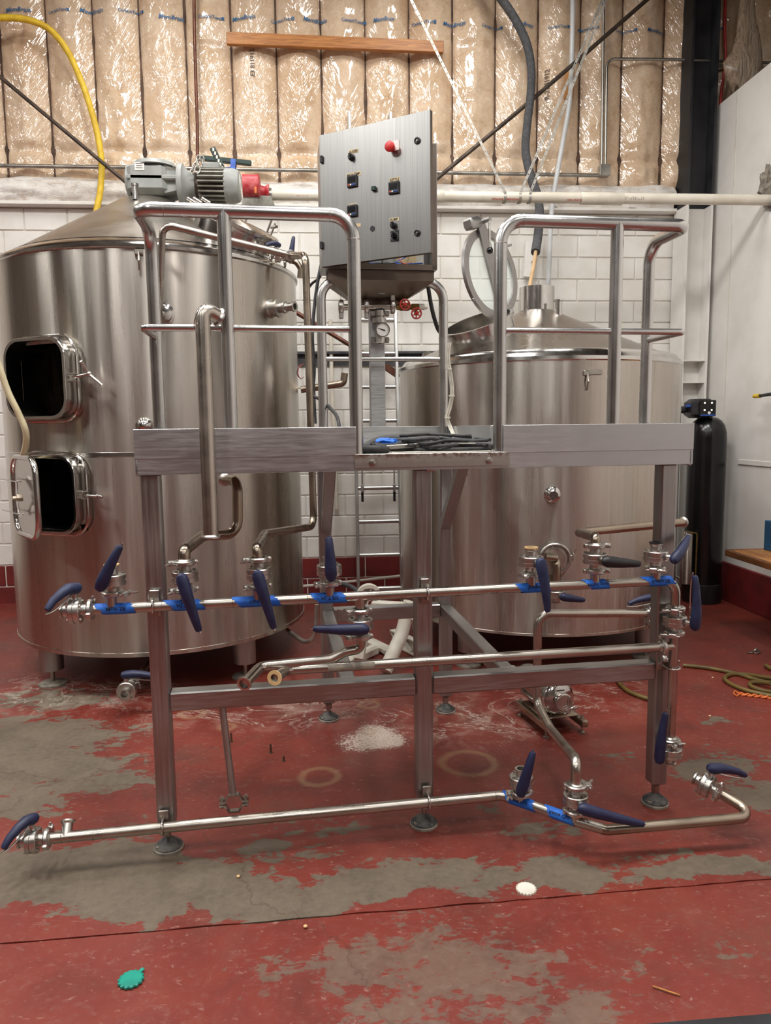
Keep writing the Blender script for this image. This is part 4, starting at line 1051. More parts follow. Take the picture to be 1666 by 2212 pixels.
# top manway on the cone
td = V((.86, -.51, 0)).normalized(); tp = V((MC[0], MC[1], 0)) + td*.68; tp.z = 2.80
tn = (Z_*.88 + td*.47).normalized()
mb = MB().lathe(tp, tn, [(-.16, .25), (.075, .25), (.08, .26), (.092, .26)], 60); tm = obj('top_manway', mb, 'shiny', mt)
obj('manway_lid', MB().lathe(tp, tn, [(.094, .272), (.115, .272), (.12, .262), (.128, .21), (.134, .02)], 60), 'tank', tm)
tside = tn.cross(td).normalized()
for a in (.0, 1.2, -1.2, 2.6, -2.6):
    q = tp + (td*math.cos(a)*1.0 + tside*math.sin(a))*.262; q = q + tn*.045
    obj('lid_clamp', MB().cyl(q-tn*.03, q+tn*.11, .007, seg=10).bevbox(q+tn*.085, (.05, .03, .016), .003, td, tside, tn), 'bolt', tm)
obj('lid_handle', MB().tube([tp+tn*.12-tside*.06, tp+tn*.165-tside*.06, tp+tn*.165+tside*.06, tp+tn*.12+tside*.06], .009, .02, 12), 'shiny', tm)
# spray pipework on the right of the cone
sp1 = obj('spray_pipe', MB().tube([wp(575, 545, 4.9), wp(640, 566, 4.85), wp(650, 580, 4.85), wp(648, 600, 4.85)], .018, .04, 16), 'stain', mt)
valve('blue-handled valve by the top manway of the mash tun', wp(600, 553, 4.75), X_, Z_, tip=wp(574, 516, 4.68), sc=.85, claw=.02)
valve('upright blue-handled valve behind the mash tun shoulder', wp(630, 556, 4.95), X_, -Y_, tip=wp(634, 508, 4.85), sc=.85)
# drain valve
dv = onz(274, 1492, .15)
dpn = obj('drain_pipe', MB().cyl(dv+Y_*.06, V((MC[0]+.1, MC[1]-.25, .22)), .022, seg=18), 'stain', mt)
valve('blue-handled drain valve on the floor side under the mash tun', dv, -Y_, Z_, tip=dv+X_*.19+Z_*.06, cl=(True, False), claw=.015, wside=-1, sc=1.15)
wl = thing('sensor_wire', 'small loop of red and black wire on the mash tun side', 'wire', wp(648, 818, 4.62))
for k, mm in enumerate(('black', 'redwheel')):
    obj('strand', MB().sweep(smooth_curve([wp(655+k, 786, 4.68), wp(645+k*2, 792, 4.62), wp(642+k*2, 808, 4.62), wp(650, 818, 4.64), wp(656, 814, 4.70)], 6), .0022, 6), mm, wl)

KC, KR = (1.54, 5.38), 1.0
kt = thing('brew_kettle', 'squat brushed steel brew kettle with open glass-lidded manway and vent stack', 'tank', (KC[0], KC[1], 0))
obj('tank_shell', shell(KC, KR, .29, 1.985, []), 'kettle', kt)
obj('shoulder_rim', MB().lathe((KC[0], KC[1], 0), Z_, [(1.983, KR), (1.99, KR+.006), (2.012, KR+.004), (2.03, KR-.014), (2.045, KR-.03), (2.055, KR-.034), (2.062, KR-.05), (2.064, KR-.08)], 180), 'shiny', kt)
obj('cone_top', MB().lathe((KC[0], KC[1], 0), Z_, [(2.062, KR-.07), (2.075, KR-.12), (2.40, .16), (2.42, .125)], 160), 'cone', kt)
obj('bottom_rim', MB().lathe((KC[0], KC[1], 0), Z_, [(.30, .05), (.281, KR-.03), (.284, KR+.003), (.30, KR+.003), (.302, KR)], 160), 'kettle', kt)
obj('vent_stack', MB().lathe((KC[0], KC[1], 0), Z_, [(2.36, .127), (2.585, .127), (2.585, .121), (2.36, .121)], 64), 'shiny', kt)
fp = V((KC[0]+.10, KC[1]-.20, 2.40)); obj('cone_ferrule', MB().lathe(fp, Z_, [(-.06, .024), (.055, .024), (.058, .035), (.068, .035), (.068, .02), (0, .02)], 24), 'shiny', kt)
for sx in (-1, 1):
    for sy in (-1, 1): tank_leg(kt, KC[0]+.615*sx, KC[1]+.615*sy, .31, .10, .072)
kd = V((-.80, -.60, 0)).normalized(); kp = V((KC[0], KC[1], 0)) + kd*.60; kp.z = 2.20
kn = (Z_*.90 + kd*.42).normalized()
km = obj('manway_neck', MB().lathe(kp, kn, [(-.12, .235), (.085, .235), (.088, .247), (.105, .247), (.105, .226), (-.10, .226)], 64), 'shiny', kt)
obj('lifting_lug', MB().prism([(-.05, -.05), (.05, -.05), (.05, .0), (.03, .035), (0, .045), (-.03, .035), (-.05, 0)], wp(924, 772, 5.5), X_, Z_, .012), 'bolt', kt)
# open glass lid
lc = wp(1060, 592, 4.98); lm = V((-.30, -.10, 1)).normalized(); lk = V((.75, .66, 0)); lk = (lk-lm*lk.dot(lm)).normalized(); ln = lk.cross(lm)
if ln.y > 0: ln = -ln
circ = lambda r, n=56: [(r*math.cos(2*pi*i/n), r*math.sin(2*pi*i/n)) for i in range(n)]
gl = obj('lid_ring', disc_plate(MB(), circ(.295), circ(.245), lc, lk, lm, -.012, .012), 'frame', kt)
obj('glass_pane', MB().lathe(lc, lk.cross(lm), [(-.004, .248), (.004, .248)], 56), 'glass', gl)
obj('lid_bar', MB().prism([(-.05, -.36), (.07, -.36), (.045, .30), (.03, .36), (-.03, .36), (-.045, .30)], lc - (lk.cross(lm))*0 + ln*.022, lk, lm, .016), 'frame', gl)
lb = lc + lm*.33 + ln*.02
obj('lock_block', MB().bevbox(lb - lk*.10 + ln*.01, (.12, .07, .08), .012, lk, lm, ln), 'frame', gl)
hpv = lb + ln*.03; obj('pivot', MB().cyl(hpv-ln*.02, hpv+ln*.05, .016, seg=14), 'frame', gl)
hr = obj('lid_handle', MB().cyl(hpv+ln*.045, hpv+ln*.05-Z_*.20, .0075, seg=12), 'shiny', gl)
obj('ball_knob', MB().sphere(hpv+ln*.05-Z_*.20, .022), 'gloss_black', gl)
for a in (3.6, .55):
    q = lc + (lk*math.cos(a)+lm*math.sin(a))*.29; obj('catch', MB().beam(q, q+ln*.03+(lk*math.cos(a))*.05, .012, .02, lm, .002), 'frame', gl)
obj('lid_hinge', MB().beam(lc-lm*.33+ln*.0, kp+kn*.10+V((.22, .02, .0)), .05, .02, ln, .004), 'frame', kt)
# kettle fittings
port(kt, 1193, 1068, KC, KR, [(-.03, .05), (.004, .05), (.008, .043), (.03, .042), (.034, .034), (.06, .03), (.063, .026), (.075, .026), (.075, .012), (.04, .012)], 'thermowell_port', 'shiny')
pf_, ph, pn = port(kt, 1197, 1205, KC, KR, [(-.03, .078), (.02, .078), (.022, .088), (.030, .088), (.032, .078), (.036, .076), (.038, .060), (.034, .058), (.034, .03), (.05, .028)], 'outlet_flange', 'cast', 40)
tt = Z_.cross(pn)
obj('outlet_elbow', MB().tube([ph+pn*.05, ph+pn*.12, ph+pn*.12-Z_*.14], .024, .05, 18).cyl(ph+pn*.12-tt*.0+Z_*.02, ph+pn*.13-tt*.07+Z_*.03, .024, seg=18), 'stain', pf_)
clamp(kt, ph+pn*.04, pn, .085, tt+Z_*.1)
ov = ph+pn*.12-Z_*.20
valve('blue-handled outlet valve under the kettle elbow behind the header', ov, Z_, -Y_+X_*.2, tip=ov+X_*.16-Y_*.08-Z_*.03, cl=(False, True), sc=1.1)
hook(kt, 1268, 806, KC, KR)
h = cyl_hit(1285, 804, KC, KR); n = V((h.x-KC[0], h.y-KC[1], 0)).normalized(); obj('hook_plate', MB().bevbox(h+n*.006, (.09, .012, .03), .002, Z_.cross(n), n, Z_), 'bolt', kt)

# ================================================================== GEAR MOTOR on the mash tun
gx = lambda px, py, Y=5.25: wp(px, py, Y)
GY = 5.25
A0 = gx(283, 395); A1 = gx(395, 400); zc = A0.z
gm = thing('gear_motor', 'grey gear motor lying on top of the mash tun', 'motor', (MC[0], MC[1], 3.1))
gw = A1.x-A0.x; zt = gx(300, 362).z; zb = gx(300, 428).z
gb = obj('gearbox', MB().bevbox((A0.x+gw*.38, GY, (zt+zb)/2), (gw*.76, .26, zt-zb), .03).prism([(0, zt-.01), (gw*.30, zt-.05), (gw*.30, zb+.03), (0, zb+.005)], (A0.x+gw*.70, GY, 0), X_, Z_, .20).bevbox((A0.x+gw*.5, GY-.10, (zt+zb)/2+.0), (gw*.98, .06, .03), .006), 'grey_paint', gm)
obj('gearbox_cap', MB().lathe((A0.x+gw*.48, GY, zt-.01), Z_, [(0, .15), (.03, .13), (.042, .09), (.045, .001)], 40), 'grey_paint', gb)
obj('end_cover', MB().lathe((A0.x+.01, GY, (zt+zb)/2), -X_, [(0, .11), (.02, .11), (.03, .09)], 32), 'grey_paint', gb)
obj('name_plate', MB().bevbox((gx(312, 375).x, GY-.132, gx(312, 374).z), (.062, .003, .05), .001), 'white_label', gb)
pn0 = V((gx(312, 375).x-.027, GY-.1345, gx(312, 374).z+.012))
for i in range(3): obj('plate_line', MB().box(pn0 + V((.026, 0, .004-.013*i)), (.044-.006*(i % 2), .0006, .003)), 'greyprint', gb)
obj('marker_text', text_mb('SPINN-1', lambda x, y: V((gx(362, 378).x+x, GY-.107, gx(362, 378).z+y)), .026, shear=.3), 'greyprint', gb)
mx = A1.x; mz = gx(450, 402).z
fl_ = obj('adaptor_flange', MB().lathe((mx, GY, mz), X_, [(-.03, .10), (-.02, .135), (.0, .138), (.012, .136), (.018, .12), (.05, .085), (.11, .07)], 40), 'grey_paint', gm)
x0 = gx(428, 400).x; x1 = gx(490, 400).x
mo = obj('motor_body', MB().lathe((x0, GY, mz), X_, [(-.02, .07), (0, .088), (x1-x0, .088)], 40), 'rod', gm)  # dark core colour paints in the shade between the cooling fins
for k in range(22):
    a = 2*pi*k/22; d = V((0, math.cos(a), math.sin(a))); obj('cooling_fin', MB().beam(V((x0+.012, GY, mz))+d*.10, V((x1-.004, GY, mz))+d*.10, .034, .009, X_.cross(d), .001), 'grey_dirty', mo)
x2 = gx(520, 400).x
fc = obj('fan_cover', MB().lathe((x1, GY, mz), X_, [(-.01, .112), (x2-x1-.05, .113), (x2-x1-.01, .10), (x2-x1, .085), (x2-x1, .02)], 40), 'grey_paint', gm)
mb = MB()
for r in (.03, .045, .06, .075): mb.torus((x2+.001, GY, mz), X_, r, .003, 28, 6)
obj('fan_grille', mb, 'white_pl', fc, kind='stuff')
obj('terminal_box', MB().bevbox(((x0+x1)/2, GY+.02, mz+.115), (.12, .14, .05), .01), 'grey_paint', gm)
obj('mount_lantern', MB().lathe((MC[0], MC[1], 3.09), Z_, [(0, .2), (.015, .2), (.016, .12), (zb-3.09, .12)], 40), 'grey_paint', gm)
q = gx(293, 432, 5.02); obj('lifting_stud', MB().cyl(q, q+Z_*.10, .018, seg=14).lathe(q+Z_*.085, Z_, [(0, .024), (.015, .024)], 14), 'shiny', gm)
for px in (405, 418, 436): q = gx(px, 428, 5.02); obj('drip_tray_bolt', MB().cyl(q, q+V((.05, 0, -.03)), .012, seg=10), 'cast', gm)
# red coupling and auger pipe
AY, AZ, AR = 5.94, 3.375, .0415
xr0 = wp(524, 405, AY-.1).x; xr1 = wp(560, 405, AY-.1).x; xr2 = wp(579, 420, AY).x
rc_ = thing('auger_drive', 'chipped red auger drive head at the end of the white pipe', 'auger', (xr0, AY, 3.2))
obj('drive_housing', MB().lathe((xr0, AY-.06, AZ+.04), X_, [(0, .085), (xr1-xr0-.01, .085), (xr1-xr0, .09), (xr1-xr0+.006, .06)], 36), 'red_paint', rc_)
obj('outlet_cone', MB().lathe((xr1, AY-.03, AZ+.01), X_, [(0, .05), (xr2-xr1-.02, .04), (xr2-xr1, .055), (xr2-xr1+.012, .055)], 30), 'red_paint', rc_)
obj('pipe_clamp', MB().lathe((xr2+.01, AY, AZ), X_, [(0, AR+.006), (.02, AR+.006)], 30).bevbox((xr2+.02, AY-.01, AZ-AR-.02), (.02, .03, .04), .003), 'bolt', rc_)
obj('sight_window', MB().bevbox((wp(552, 408, AY-.15).x, AY-.142, wp(552, 410, AY-.15).z), (.018, .012, .05), .005), 'orange', rc_)
obj('support_plate', MB().prism([(0, -.03), (.20, -.03), (.24, -.14), (-.04, -.14)], (xr0+.01, AY-.03, AZ+.0), X_, Z_, .10), 'grey_dirty', rc_)
pp = thing('auger_pipe', 'long white plastic pipe crossing in front of the wall into the white partition', 'pipe', (1.5, AY, AZ-.05))
obj('pipe', MB().cyl((xr2, AY, AZ), (3.75, AY, AZ+.01), AR, seg=32), 'pvc', pp)
for px, w in ((945, .05), (1300, .17)):
    p = wp(px, 428, AY); obj('coupling', MB().lathe((p.x-w, AY, AZ+.003), X_, [(0, AR+.003), (.004, AR+.006), (2*w-.004, AR+.006), (2*w, AR+.003)], 32), 'pvc', pp)
def pipe_text(txt, px, sz, mm, ang):
    p = wp(px, 428, AY); c = V((0, AY, AZ)); 
    def f(x, y):
        w = ang + y/AR; rr = AR+.0012; return V((p.x+x, AY-rr*math.cos(w), AZ+.003+rr*math.sin(w)))
    obj('pipe_print', text_mb(txt, f, sz), mm, pp)
pipe_text('GENUINE DIMENSION', 1060, .022, 'redprint', -.75); pipe_text('GENUINE DIMENSION', 1222, .022, 'redprint', -.75); pipe_text('GENUINE', 640, .022, 'redprint', -.75)
pipe_text("' I - l I / . I ' - / I l - . / I", 1318, .03, 'greyprint', -.35)

# ================================================================== CONTROL CABINET
cu0, cv0, cz0, cz1 = .712, 1.06, 2.40, 3.015; cw, cd = .585, .20
cc = thing('control_cabinet', 'stainless steel control cabinet with half-open door on a post behind the platform', 'cabinet', P(1.0, 1.22, 1.45))
mb = MB(); t = .006
for c, s in ((P(cu0+cw/2, cv0+cd, (cz0+cz1)/2), (cw, t, cz1-cz0)), (P(cu0, cv0+cd/2, (cz0+cz1)/2), (t, cd, cz1-cz0)), (P(cu0+cw, cv0+cd/2, (cz0+cz1)/2), (t, cd, cz1-cz0)),
             (P(cu0+cw/2, cv0+cd/2, cz0), (cw, cd, t)), (P(cu0+cw/2, cv0+cd/2, cz1), (cw, cd, t))): mb.box(c, s, EU, EV, EZ)
bx = obj('enclosure', mb, 'door', cc)
mb = MB()
for c, s in ((P(cu0+cw/2, cv0+.004, cz0+.012), (cw, .012, .024)), (P(cu0+cw/2, cv0+.004, cz1-.012), (cw, .012, .024)), (P(cu0+.012, cv0+.004, (cz0+cz1)/2), (.024, .012, cz1-cz0)), (P(cu0+cw-.012, cv0+.004, (cz0+cz1)/2), (.024, .012, cz1-cz0))): mb.box(c, s, EU, EV, EZ)
obj('rim', mb, 'dark_steel', bx)
obj('back_panel', MB().box(P(cu0+cw/2, cv0+cd-.012, (cz0+cz1)/2), (cw-.06, .006, cz1-cz0-.06), EU, EV, EZ), 'white_pl', bx)
obj('rail_duct', MB().bevbox(P(cu0+.30, cv0+cd-.035, cz0+.06), (.40, .04, .05), .004, EU, EV, EZ), 'grey_paint', bx)
obj('paper_note', MB().box(P(cu0+.45, cv0+cd-.06, cz0+.075), (.11, .002, .045), EU, EV, EZ), 'label', bx)
for k in range(7):
    a = P(cu0+.08+.06*k, cv0+cd-.04, cz0+.16); obj('wire', MB().sweep(smooth_curve([a, a-EZ*.06-EV*.03+EU*.02, a-EZ*.11-EV*.05+EU*.05*(k % 3-1), a-EZ*.10-EV*.02+EU*.10], 5), .0035, 6), ('black', 'redwheel', 'strap_blue', 'black')[k % 4], bx)
TH = math.radians(37); DX = EU*math.cos(TH) - EV*math.sin(TH); DN = EZ.cross(DX)*-1
if DN.dot(CP-P(cu0, cv0, 2.5)) < 0: DN = -DN
DW = .60; D0 = P(cu0-.004, cv0-.006, 0); DZ0, DZ1 = cz0+.0, cz1+.012
def DP(a, z, n=0.0): return D0 + DX*a + EZ*z + DN*n
do = obj('door', MB().bevbox(DP(DW/2, (DZ0+DZ1)/2), (DW, .004, DZ1-DZ0), .001, DX, DN, EZ), 'door', cc)
mb = MB()
for c, s in ((DP(DW/2, DZ0+.001, -.012), (DW, .022, .003)), (DP(DW/2, DZ1-.001, -.012), (DW, .022, .003)), (DP(.001, (DZ0+DZ1)/2, -.012), (.003, .022, DZ1-DZ0)), (DP(DW-.001, (DZ0+DZ1)/2, -.012), (.003, .022, DZ1-DZ0))): mb.box(c, s, DX, DN, EZ)
obj('door_flange', mb, 'dark_steel', do)
obj('door_gasket', disc_plate(MB(), rrect(DW-.02, DZ1-DZ0-.02, .02), rrect(DW-.05, DZ1-DZ0-.05, .015), DP(DW/2, (DZ0+DZ1)/2, -.006), DX, EZ, -.003, .003), 'black', do)
def dpt(px, py, n=0.0):
    d = ray(px, py); p0 = DP(0, 2.5, .002); q = CP + d*((p0-CP).dot(DN)/d.dot(DN)); return q + DN*n
def dbox(name, px, py, w, h, dep, mat, parent=None, b=.002):
    return obj(name, MB().bevbox(dpt(px, py)+DN*(dep/2), (w, dep, h), b, DX, DN, EZ), mat, parent or do)
for py in (345, 530): dbox('hinge', 696, py, .014, .035, .012, 'black')
for px, py in ((902, 304), (902, 503)):
    q = dpt(px, py); l = obj('quarter_turn_lock', MB().lathe(q, DN, [(0, .016), (.004, .016), (.006, .012), (.003, .009)], 24), 'black', do)
    obj('lock_insert', MB().lathe(q, DN, [(.003, .006), (.007, .006), (.007, .003)], 3), 'bolt', l)
def dlabel(txt, px, py, w, h):
    o = dbox('name_label', px, py, w, h, .0012, 'label', b=.0003); q = dpt(px, py, .0022)
    pr_ = text_mb(txt, lambda x, y: V((x, y, 0)), h*.95); wd = max(v.x for v in pr_.v); k = min(1, w*.88/wd)
    obj('label_text', text_mb(txt, lambda x, y: q + DX*((x-wd/2)*k) + EZ*((y-h*.33)*1.0), h*.95), 'ink', o)
dlabel('AUGER', 764, 327, .055, .018); dlabel('MASH TEMP', 764, 377, .082, .019); dlabel('KETTLE', 853, 388, .055, .018); dlabel('HLT', 763, 443, .04, .016); dlabel('PUMP', 852, 474, .05, .017); dbox('name_label', 770, 487, .05, .016, .0012, 'label', b=.0003)
q = dpt(849, 321); es = obj('emergency_stop', MB().lathe(q, DN, [(0, .014), (.018, .014), (.02, .021), (.03, .024), (.038, .0235), (.042, .018)], 32), 'red', do)
obj('stop_label', MB().box(dpt(856, 314, .0015), (.03, .001, .045), DX, DN, EZ), 'white_label', do)
def selector(px, py):
    q = dpt(px, py); o = obj('selector_switch', MB().lathe(q, DN, [(0, .016), (.008, .016), (.01, .013), (.018, .012)], 24).bevbox(q+DN*.02, (.009, .016, .028), .002, DX, DN, EZ), 'black', do)
selector(760, 340); selector(851, 487)
def controller(px, py):
    q = dpt(px, py); o = obj('temperature_controller', MB().bevbox(q+DN*.005, (.056, .010, .056), .003, DX, DN, EZ), 'black', do)
    obj('display', MB().box(q+DN*.0104+EZ*.006, (.042, .001, .026), DX, DN, EZ), 'gloss_black', o)
    for k, mm in enumerate(('orange_label', 'white_label', 'strap_blue', 'strap_blue')):
        obj('key', MB().bevbox(q+DN*.0112+EZ*-.017+DX*(-.0165+.011*k), (.008, .002, .007), .0005, DX, DN, EZ), mm, o)
controller(762, 392); controller(852, 406); controller(762, 456)
dbox('indicator_button', 809, 408, .022, .022, .016, 'green', b=.003)
q = dpt(805, 494); obj('plugged_hole', MB().lathe(q, DN, [(0, .013), (.002, .013), (.002, .009)], 20), 'black', do)
q = dpt(853, 510); o = dbox('dial_plate', 853, 510, .045, .05, .002, 'black')
obj('dial_knob', MB().lathe(q, DN, [(.002, .013), (.016, .012)], 20).bevbox(q+DN*.018, (.007, .016, .028), .002, DX, DN, EZ), 'gloss_black', o)
mb = MB()
for k in range(11):
    a = math.radians(-130+26*k); c = q + DN*.0028 + (DX*math.sin(a)+EZ*math.cos(a))*.019; mb.box(c, (.0016, .0008, .004), DX*math.cos(a)-EZ*math.sin(a), DN, DX*math.sin(a)+EZ*math.cos(a))
obj('dial_marks', mb, 'white_label', o, kind='stuff')
dbox('dial_plate', 771, 512, .02, .05, .002, 'black')
# post, hopper-shaped support and clamp
obj('post', MB().bevbox(P(1.005, 1.235, 1.94), (.082, .05, 1.0), .004, EU, EV, EZ), 'plate', cc)
mb = MB(); zt_, zb_ = cz0-.004, 2.24
top4 = [P(cu0+.03, cv0+.02, zt_), P(cu0+cw-.01, cv0+.02, zt_), P(cu0+cw-.01, cv0+cd, zt_), P(cu0+.03, cv0+cd, zt_)]
bot4 = [P(.90, 1.20, zb_), P(1.11, 1.20, zb_), P(1.11, 1.26, zb_), P(.90, 1.26, zb_)]
mid4 = [p-EZ*.05 for p in top4]
mb.add(top4+mid4+bot4, [(0,1,2,3), (0,1,5,4), (1,2,6,5), (2,3,7,6), (3,0,4,7), (4,5,9,8), (5,6,10,9), (6,7,11,10), (7,4,8,11), (8,9,10,11)])
obj('support_hopper', mb, 'dark_steel', cc)
mb = MB().bevbox(P(1.02, 1.205, 2.385), (.04, .03, .09), .004, EU, EV, EZ).lathe(P(1.0, 1.15, TZ), EU, [(0, RR+.001), (0, RR+.008), (.04, RR+.008), (.04, RR+.001)], 24, closed=True).bevbox(P(1.02, 1.15, TZ+.045), (.036, .02, .05), .003, EU, EV, EZ).bevbox(P(1.02, 1.15, TZ-.045), (.036, .02, .05), .003, EU, EV, EZ)
cl_ = obj('rail_clamp', mb, 'cast', cc)
for s in (-1, 1): obj('bolt', MB().lathe(P(1.02, 1.14, TZ+.05*s), -EV, [(0, .008), (.008, .008)], 6), 'bolt', cl_)

# ================================================================== INSTRUMENT MANIFOLD on the post
IV = 1.16
im = thing('water_manifold', 'small sanitary manifold with dial thermometer on the cabinet post', 'manifold', pv(820, 740, IV))
a, b = pv(790, 664, IV), pv(850, 662, IV)
obj('cross_tube', MB().pipe([pv(736, 664, IV), b], .016, seg=18), 'pipe', im)
for px in (737, 792, 848):
    q = pv(px, 663, IV); obj('clamp', MB().lathe(q, EU, [(-.012, .018), (-.012, .032), (-.006, .037), (.006, .037), (.012, .032), (.012, .018)], 24, closed=True).bevbox(q+EZ*(.045 if px == 848 else -.045), (.022, .03, .03), .003, EU, EV, EZ), 'cast', im)
q0, q1 = pv(821, 672, IV), pv(820, 742, IV)
obj('down_tube', MB().pipe([q0, q1], .019, seg=18), 'pipe', im); q = q1
obj('end_ferrule', ferrule(MB(), q1, -EZ, .019), 'cast', im)
for py in (678, 735):
    q = pv(820, py, IV+.02); o = obj('strap', MB().bevbox(q-EV*.01, (.10, .012, .03), .003, EU, EV, EZ).lathe(q-EZ*.014-EV*.02, EZ, [(0, .021), (0, .027), (.028, .027), (.028, .021)], 24, closed=True), 'cast', im)
    for s in (-1, 1): obj('bolt', MB().lathe(q+EU*(.04*s)-EV*.016, -EV, [(0, .011), (.009, .011)], 6), 'bolt', o)
q = pv(820, 693, IV); obj('clamp', MB().lathe(q, EZ, [(-.012, .021), (-.012, .036), (.012, .036), (.012, .021)], 24, closed=True), 'cast', im)
q = pv(826, 713, IV-.03); th = obj('dial_thermometer', MB().lathe(q, -EV, [(-.03, .02), (0, .036), (.012, .038), (.018, .038), (.018, .033), (.014, .032)], 36), 'shiny', im)
obj('dial_face', MB().lathe(q-EV*.0142, -EV, [(0, .032), (.0006, .032)], 32), 'white_label', th)
obj('needle', MB().prism([(-.026, -.001), (.014, -.0035), (.014, .0035), (-.026, .001)], q-EV*.016, (EU*.95-EZ*.3), (EZ*.95+EU*.3), .001), 'ink', th)
mb = MB()
for k in range(13):
    aa = math.radians(-120+20*k); dd_ = EU*math.sin(aa)+EZ*math.cos(aa); mb.box(q-EV*.0152+dd_*.027, (.0012, .0006, .005), dd_.cross(EV), EV, dd_)
obj('dial_marks', mb, 'ink', th, kind='stuff')
def handwheel(px, py, v, tilt, parent):
    q = pv(px, py, v); ax = (-EV+EU*tilt[0]+EZ*tilt[1]).normalized(); e1 = (EZ-ax*EZ.dot(ax)).normalized(); e2 = ax.cross(e1)
    o = obj('handwheel', MB().torus(q, ax, .026, .0042, 28, 8), 'redwheel', parent)
    for k in range(6):
        aa = 2*pi*k/6; dd_ = e1*math.cos(aa)+e2*math.sin(aa); obj('spoke', MB().cyl(q-ax*.002, q+dd_*.025, .0032, seg=8), 'redwheel', o)
    obj('wheel_hub', MB().lathe(q-ax*.02, ax, [(0, .006), (.014, .006), (.014, .012), (.026, .011), (.026, .005), (.03, .005)], 14), 'redwheel', o)
v0 = pv(856, 664, IV); v1 = pv(905, 663, IV)
bv = obj('brass_valve', MB().cyl(v0, v1, .014, seg=14).lathe(pv(873, 663, IV), EU, [(-.03, .017), (-.022, .02), (.022, .02), (.03, .017)], 8).lathe(pv(897, 663, IV), EU, [(-.018, .018), (.018, .018)], 6).cyl(pv(873, 663, IV), pv(873, 660, IV-.06), .009, seg=10).cyl(pv(897, 664, IV), pv(900, 676, IV-.06), .009, seg=10), 'brass', im)
handwheel(875, 658, IV-.07, (.1, .0), bv); handwheel(900, 677, IV-.07, (.15, -.2), bv)
obj('plastic_plug', MB().lathe(v1, EU, [(0, .012), (.0, .017), (.03, .017), (.032, .012), (.045, .010)], 16), 'white_pl', im)

# ================================================================== CABLES around cabinet and deck
def cable(name, label, pts, r, mat, cat='cable', group=None, n=8, seg=10):
    return obj(name, MB().sweep(smooth_curve(pts, n), r, seg), mat, label=label, cat=cat, group=group)
cable('power_cable', 'thick black cable hanging from the hinge end of the control cabinet', [pv(697, 560, 1.32), pv(690, 590, 1.28), pv(682, 640, 1.26), pv(675, 720, 1.25), pv(679, 800, 1.25), pv(676, 850, 1.25), pv(690, 862, 1.22), pv(712, 880, 1.12), pv(730, 905, 1.0), pv(738, 955, .8), pv(770, 976, .5)], .009, 'rubber')
cable('power_cable', 'second black cable looping from the cabinet toward the mash tun', [pv(702, 575, 1.30), pv(690, 600, 1.30), pv(672, 615, 1.36), pv(662, 640, 1.45), pv(668, 700, 1.4), pv(676, 760, 1.32), pv(678, 830, 1.3), pv(682, 915, 1.28)], .007, 'rubber')
cable('data_cable', 'black flexible conduit dropping from the latch end of the control cabinet', [pv(921, 585, 1.20), pv(926, 625, 1.22), pv(934, 670, 1.22), pv(946, 710, 1.2), pv(962, 735, 1.20), pv(966, 800, 1.21), pv(965, 890, 1.2), pv(969, 950, 1.12)], .011, 'rubber')
wbn = thing('wire_bundle', 'bundle of thin white wires tied down the rail post by the kettle', 'wires', pv(980, 945, 1.05))
for k in range(5):
    o_ = (k-2)*.0045
    obj('wire', MB().sweep(smooth_curve([p + EU*o_ - EV*(.004*(k % 2)) for p in (pv(971, 740, 1.09), pv(968, 775, 1.09), pv(974, 815, 1.09), pv(977, 850, 1.09), pv(972, 880, 1.09), pv(966, 903, 1.09), pv(974, 925, 1.08), pv(984, 948, 1.0))], 6), .0025, 6), 'wire', wbn)
for px, py in ((970, 797), (976, 855), (967, 902)): obj('cable_tie', MB().lathe(pv(px, py, 1.09), EZ, [(-.004, .013), (-.004, .016), (.004, .016), (.004, .013)], 16, closed=True), 'wire', wbn)
DZ = 1.4975
def dk(u, v, z=.012): return P(u, v, DZ+z)
dc_ = [([(.77, .10), (.85, .05), (.92, .10), (1.0, .16), (1.12, .18), (1.27, .20)], .013, 'thick black cable lying along the deck under the blue tape'),
       ([(.74, .02), (.83, -.01), (.9, .08), (.97, .20, .05), (.88, .24, .05), (.80, .20)], .017, 'black hose end curled on the deck beside the blue tape'),
       ([(1.0, .12, .03), (1.1, .06, .035), (1.18, .08, .03), (1.30, .12, .02), (1.42, .16, .02)], .011, 'grey dusty cable across the kettle end of the deck opening'),
       ([(.98, .05), (1.08, .0), (1.2, .02), (1.29, .08), (1.18, .16), (1.04, .12, .02)], .010, 'black cable coiled in a flat loop on the deck'),
       ([(.80, .30), (.95, .32), (1.1, .30), (1.3, .33)], .012, 'black cable along the back of the deck opening'),
       ([(.9, .18, .03), (1.02, .22, .04), (1.15, .16, .045), (1.3, .22, .02)], .009, 'thin black cable on top of the cable pile')]
for pts, r, lb in dc_:
    cable('deck_cable', lb, [dk(*p) if len(p) == 3 else dk(p[0], p[1], r+.001) for p in pts], r, 'rubber', group='cables on the platform deck')
rn_ = random.Random(21)
for k in range(7):
    u0 = .78+.05*k; pts = [(min(1.27, u0+.09*i+rn_.uniform(-.03, .03)), rn_.uniform(-.01, .30), .02+.012*(k % 4)+rn_.uniform(0, .015)) for i in range(5)]
    cable('deck_cable', 'thin dusty grey cable in the tangle on the platform deck', [dk(*p) for p in pts], .0065, ('foam', 'rubber')[k % 2], group='thin cables in the deck tangle')
for pts, lb in (([(.88, -.02), (.98, .02), (1.06, -.03), (1.17, -.035), (1.27, .0)], 'long white wire looping along the rusty edge of the deck'), ([(.79, -.01), (.86, .02), (.95, -.01), (1.05, .03)], 'short white wire on the deck by the curled hose end')):
    cable('white_wire', lb, [dk(p[0], p[1], .004) for p in pts], .0038, 'wire', 'wire', 'white wires on the platform deck')
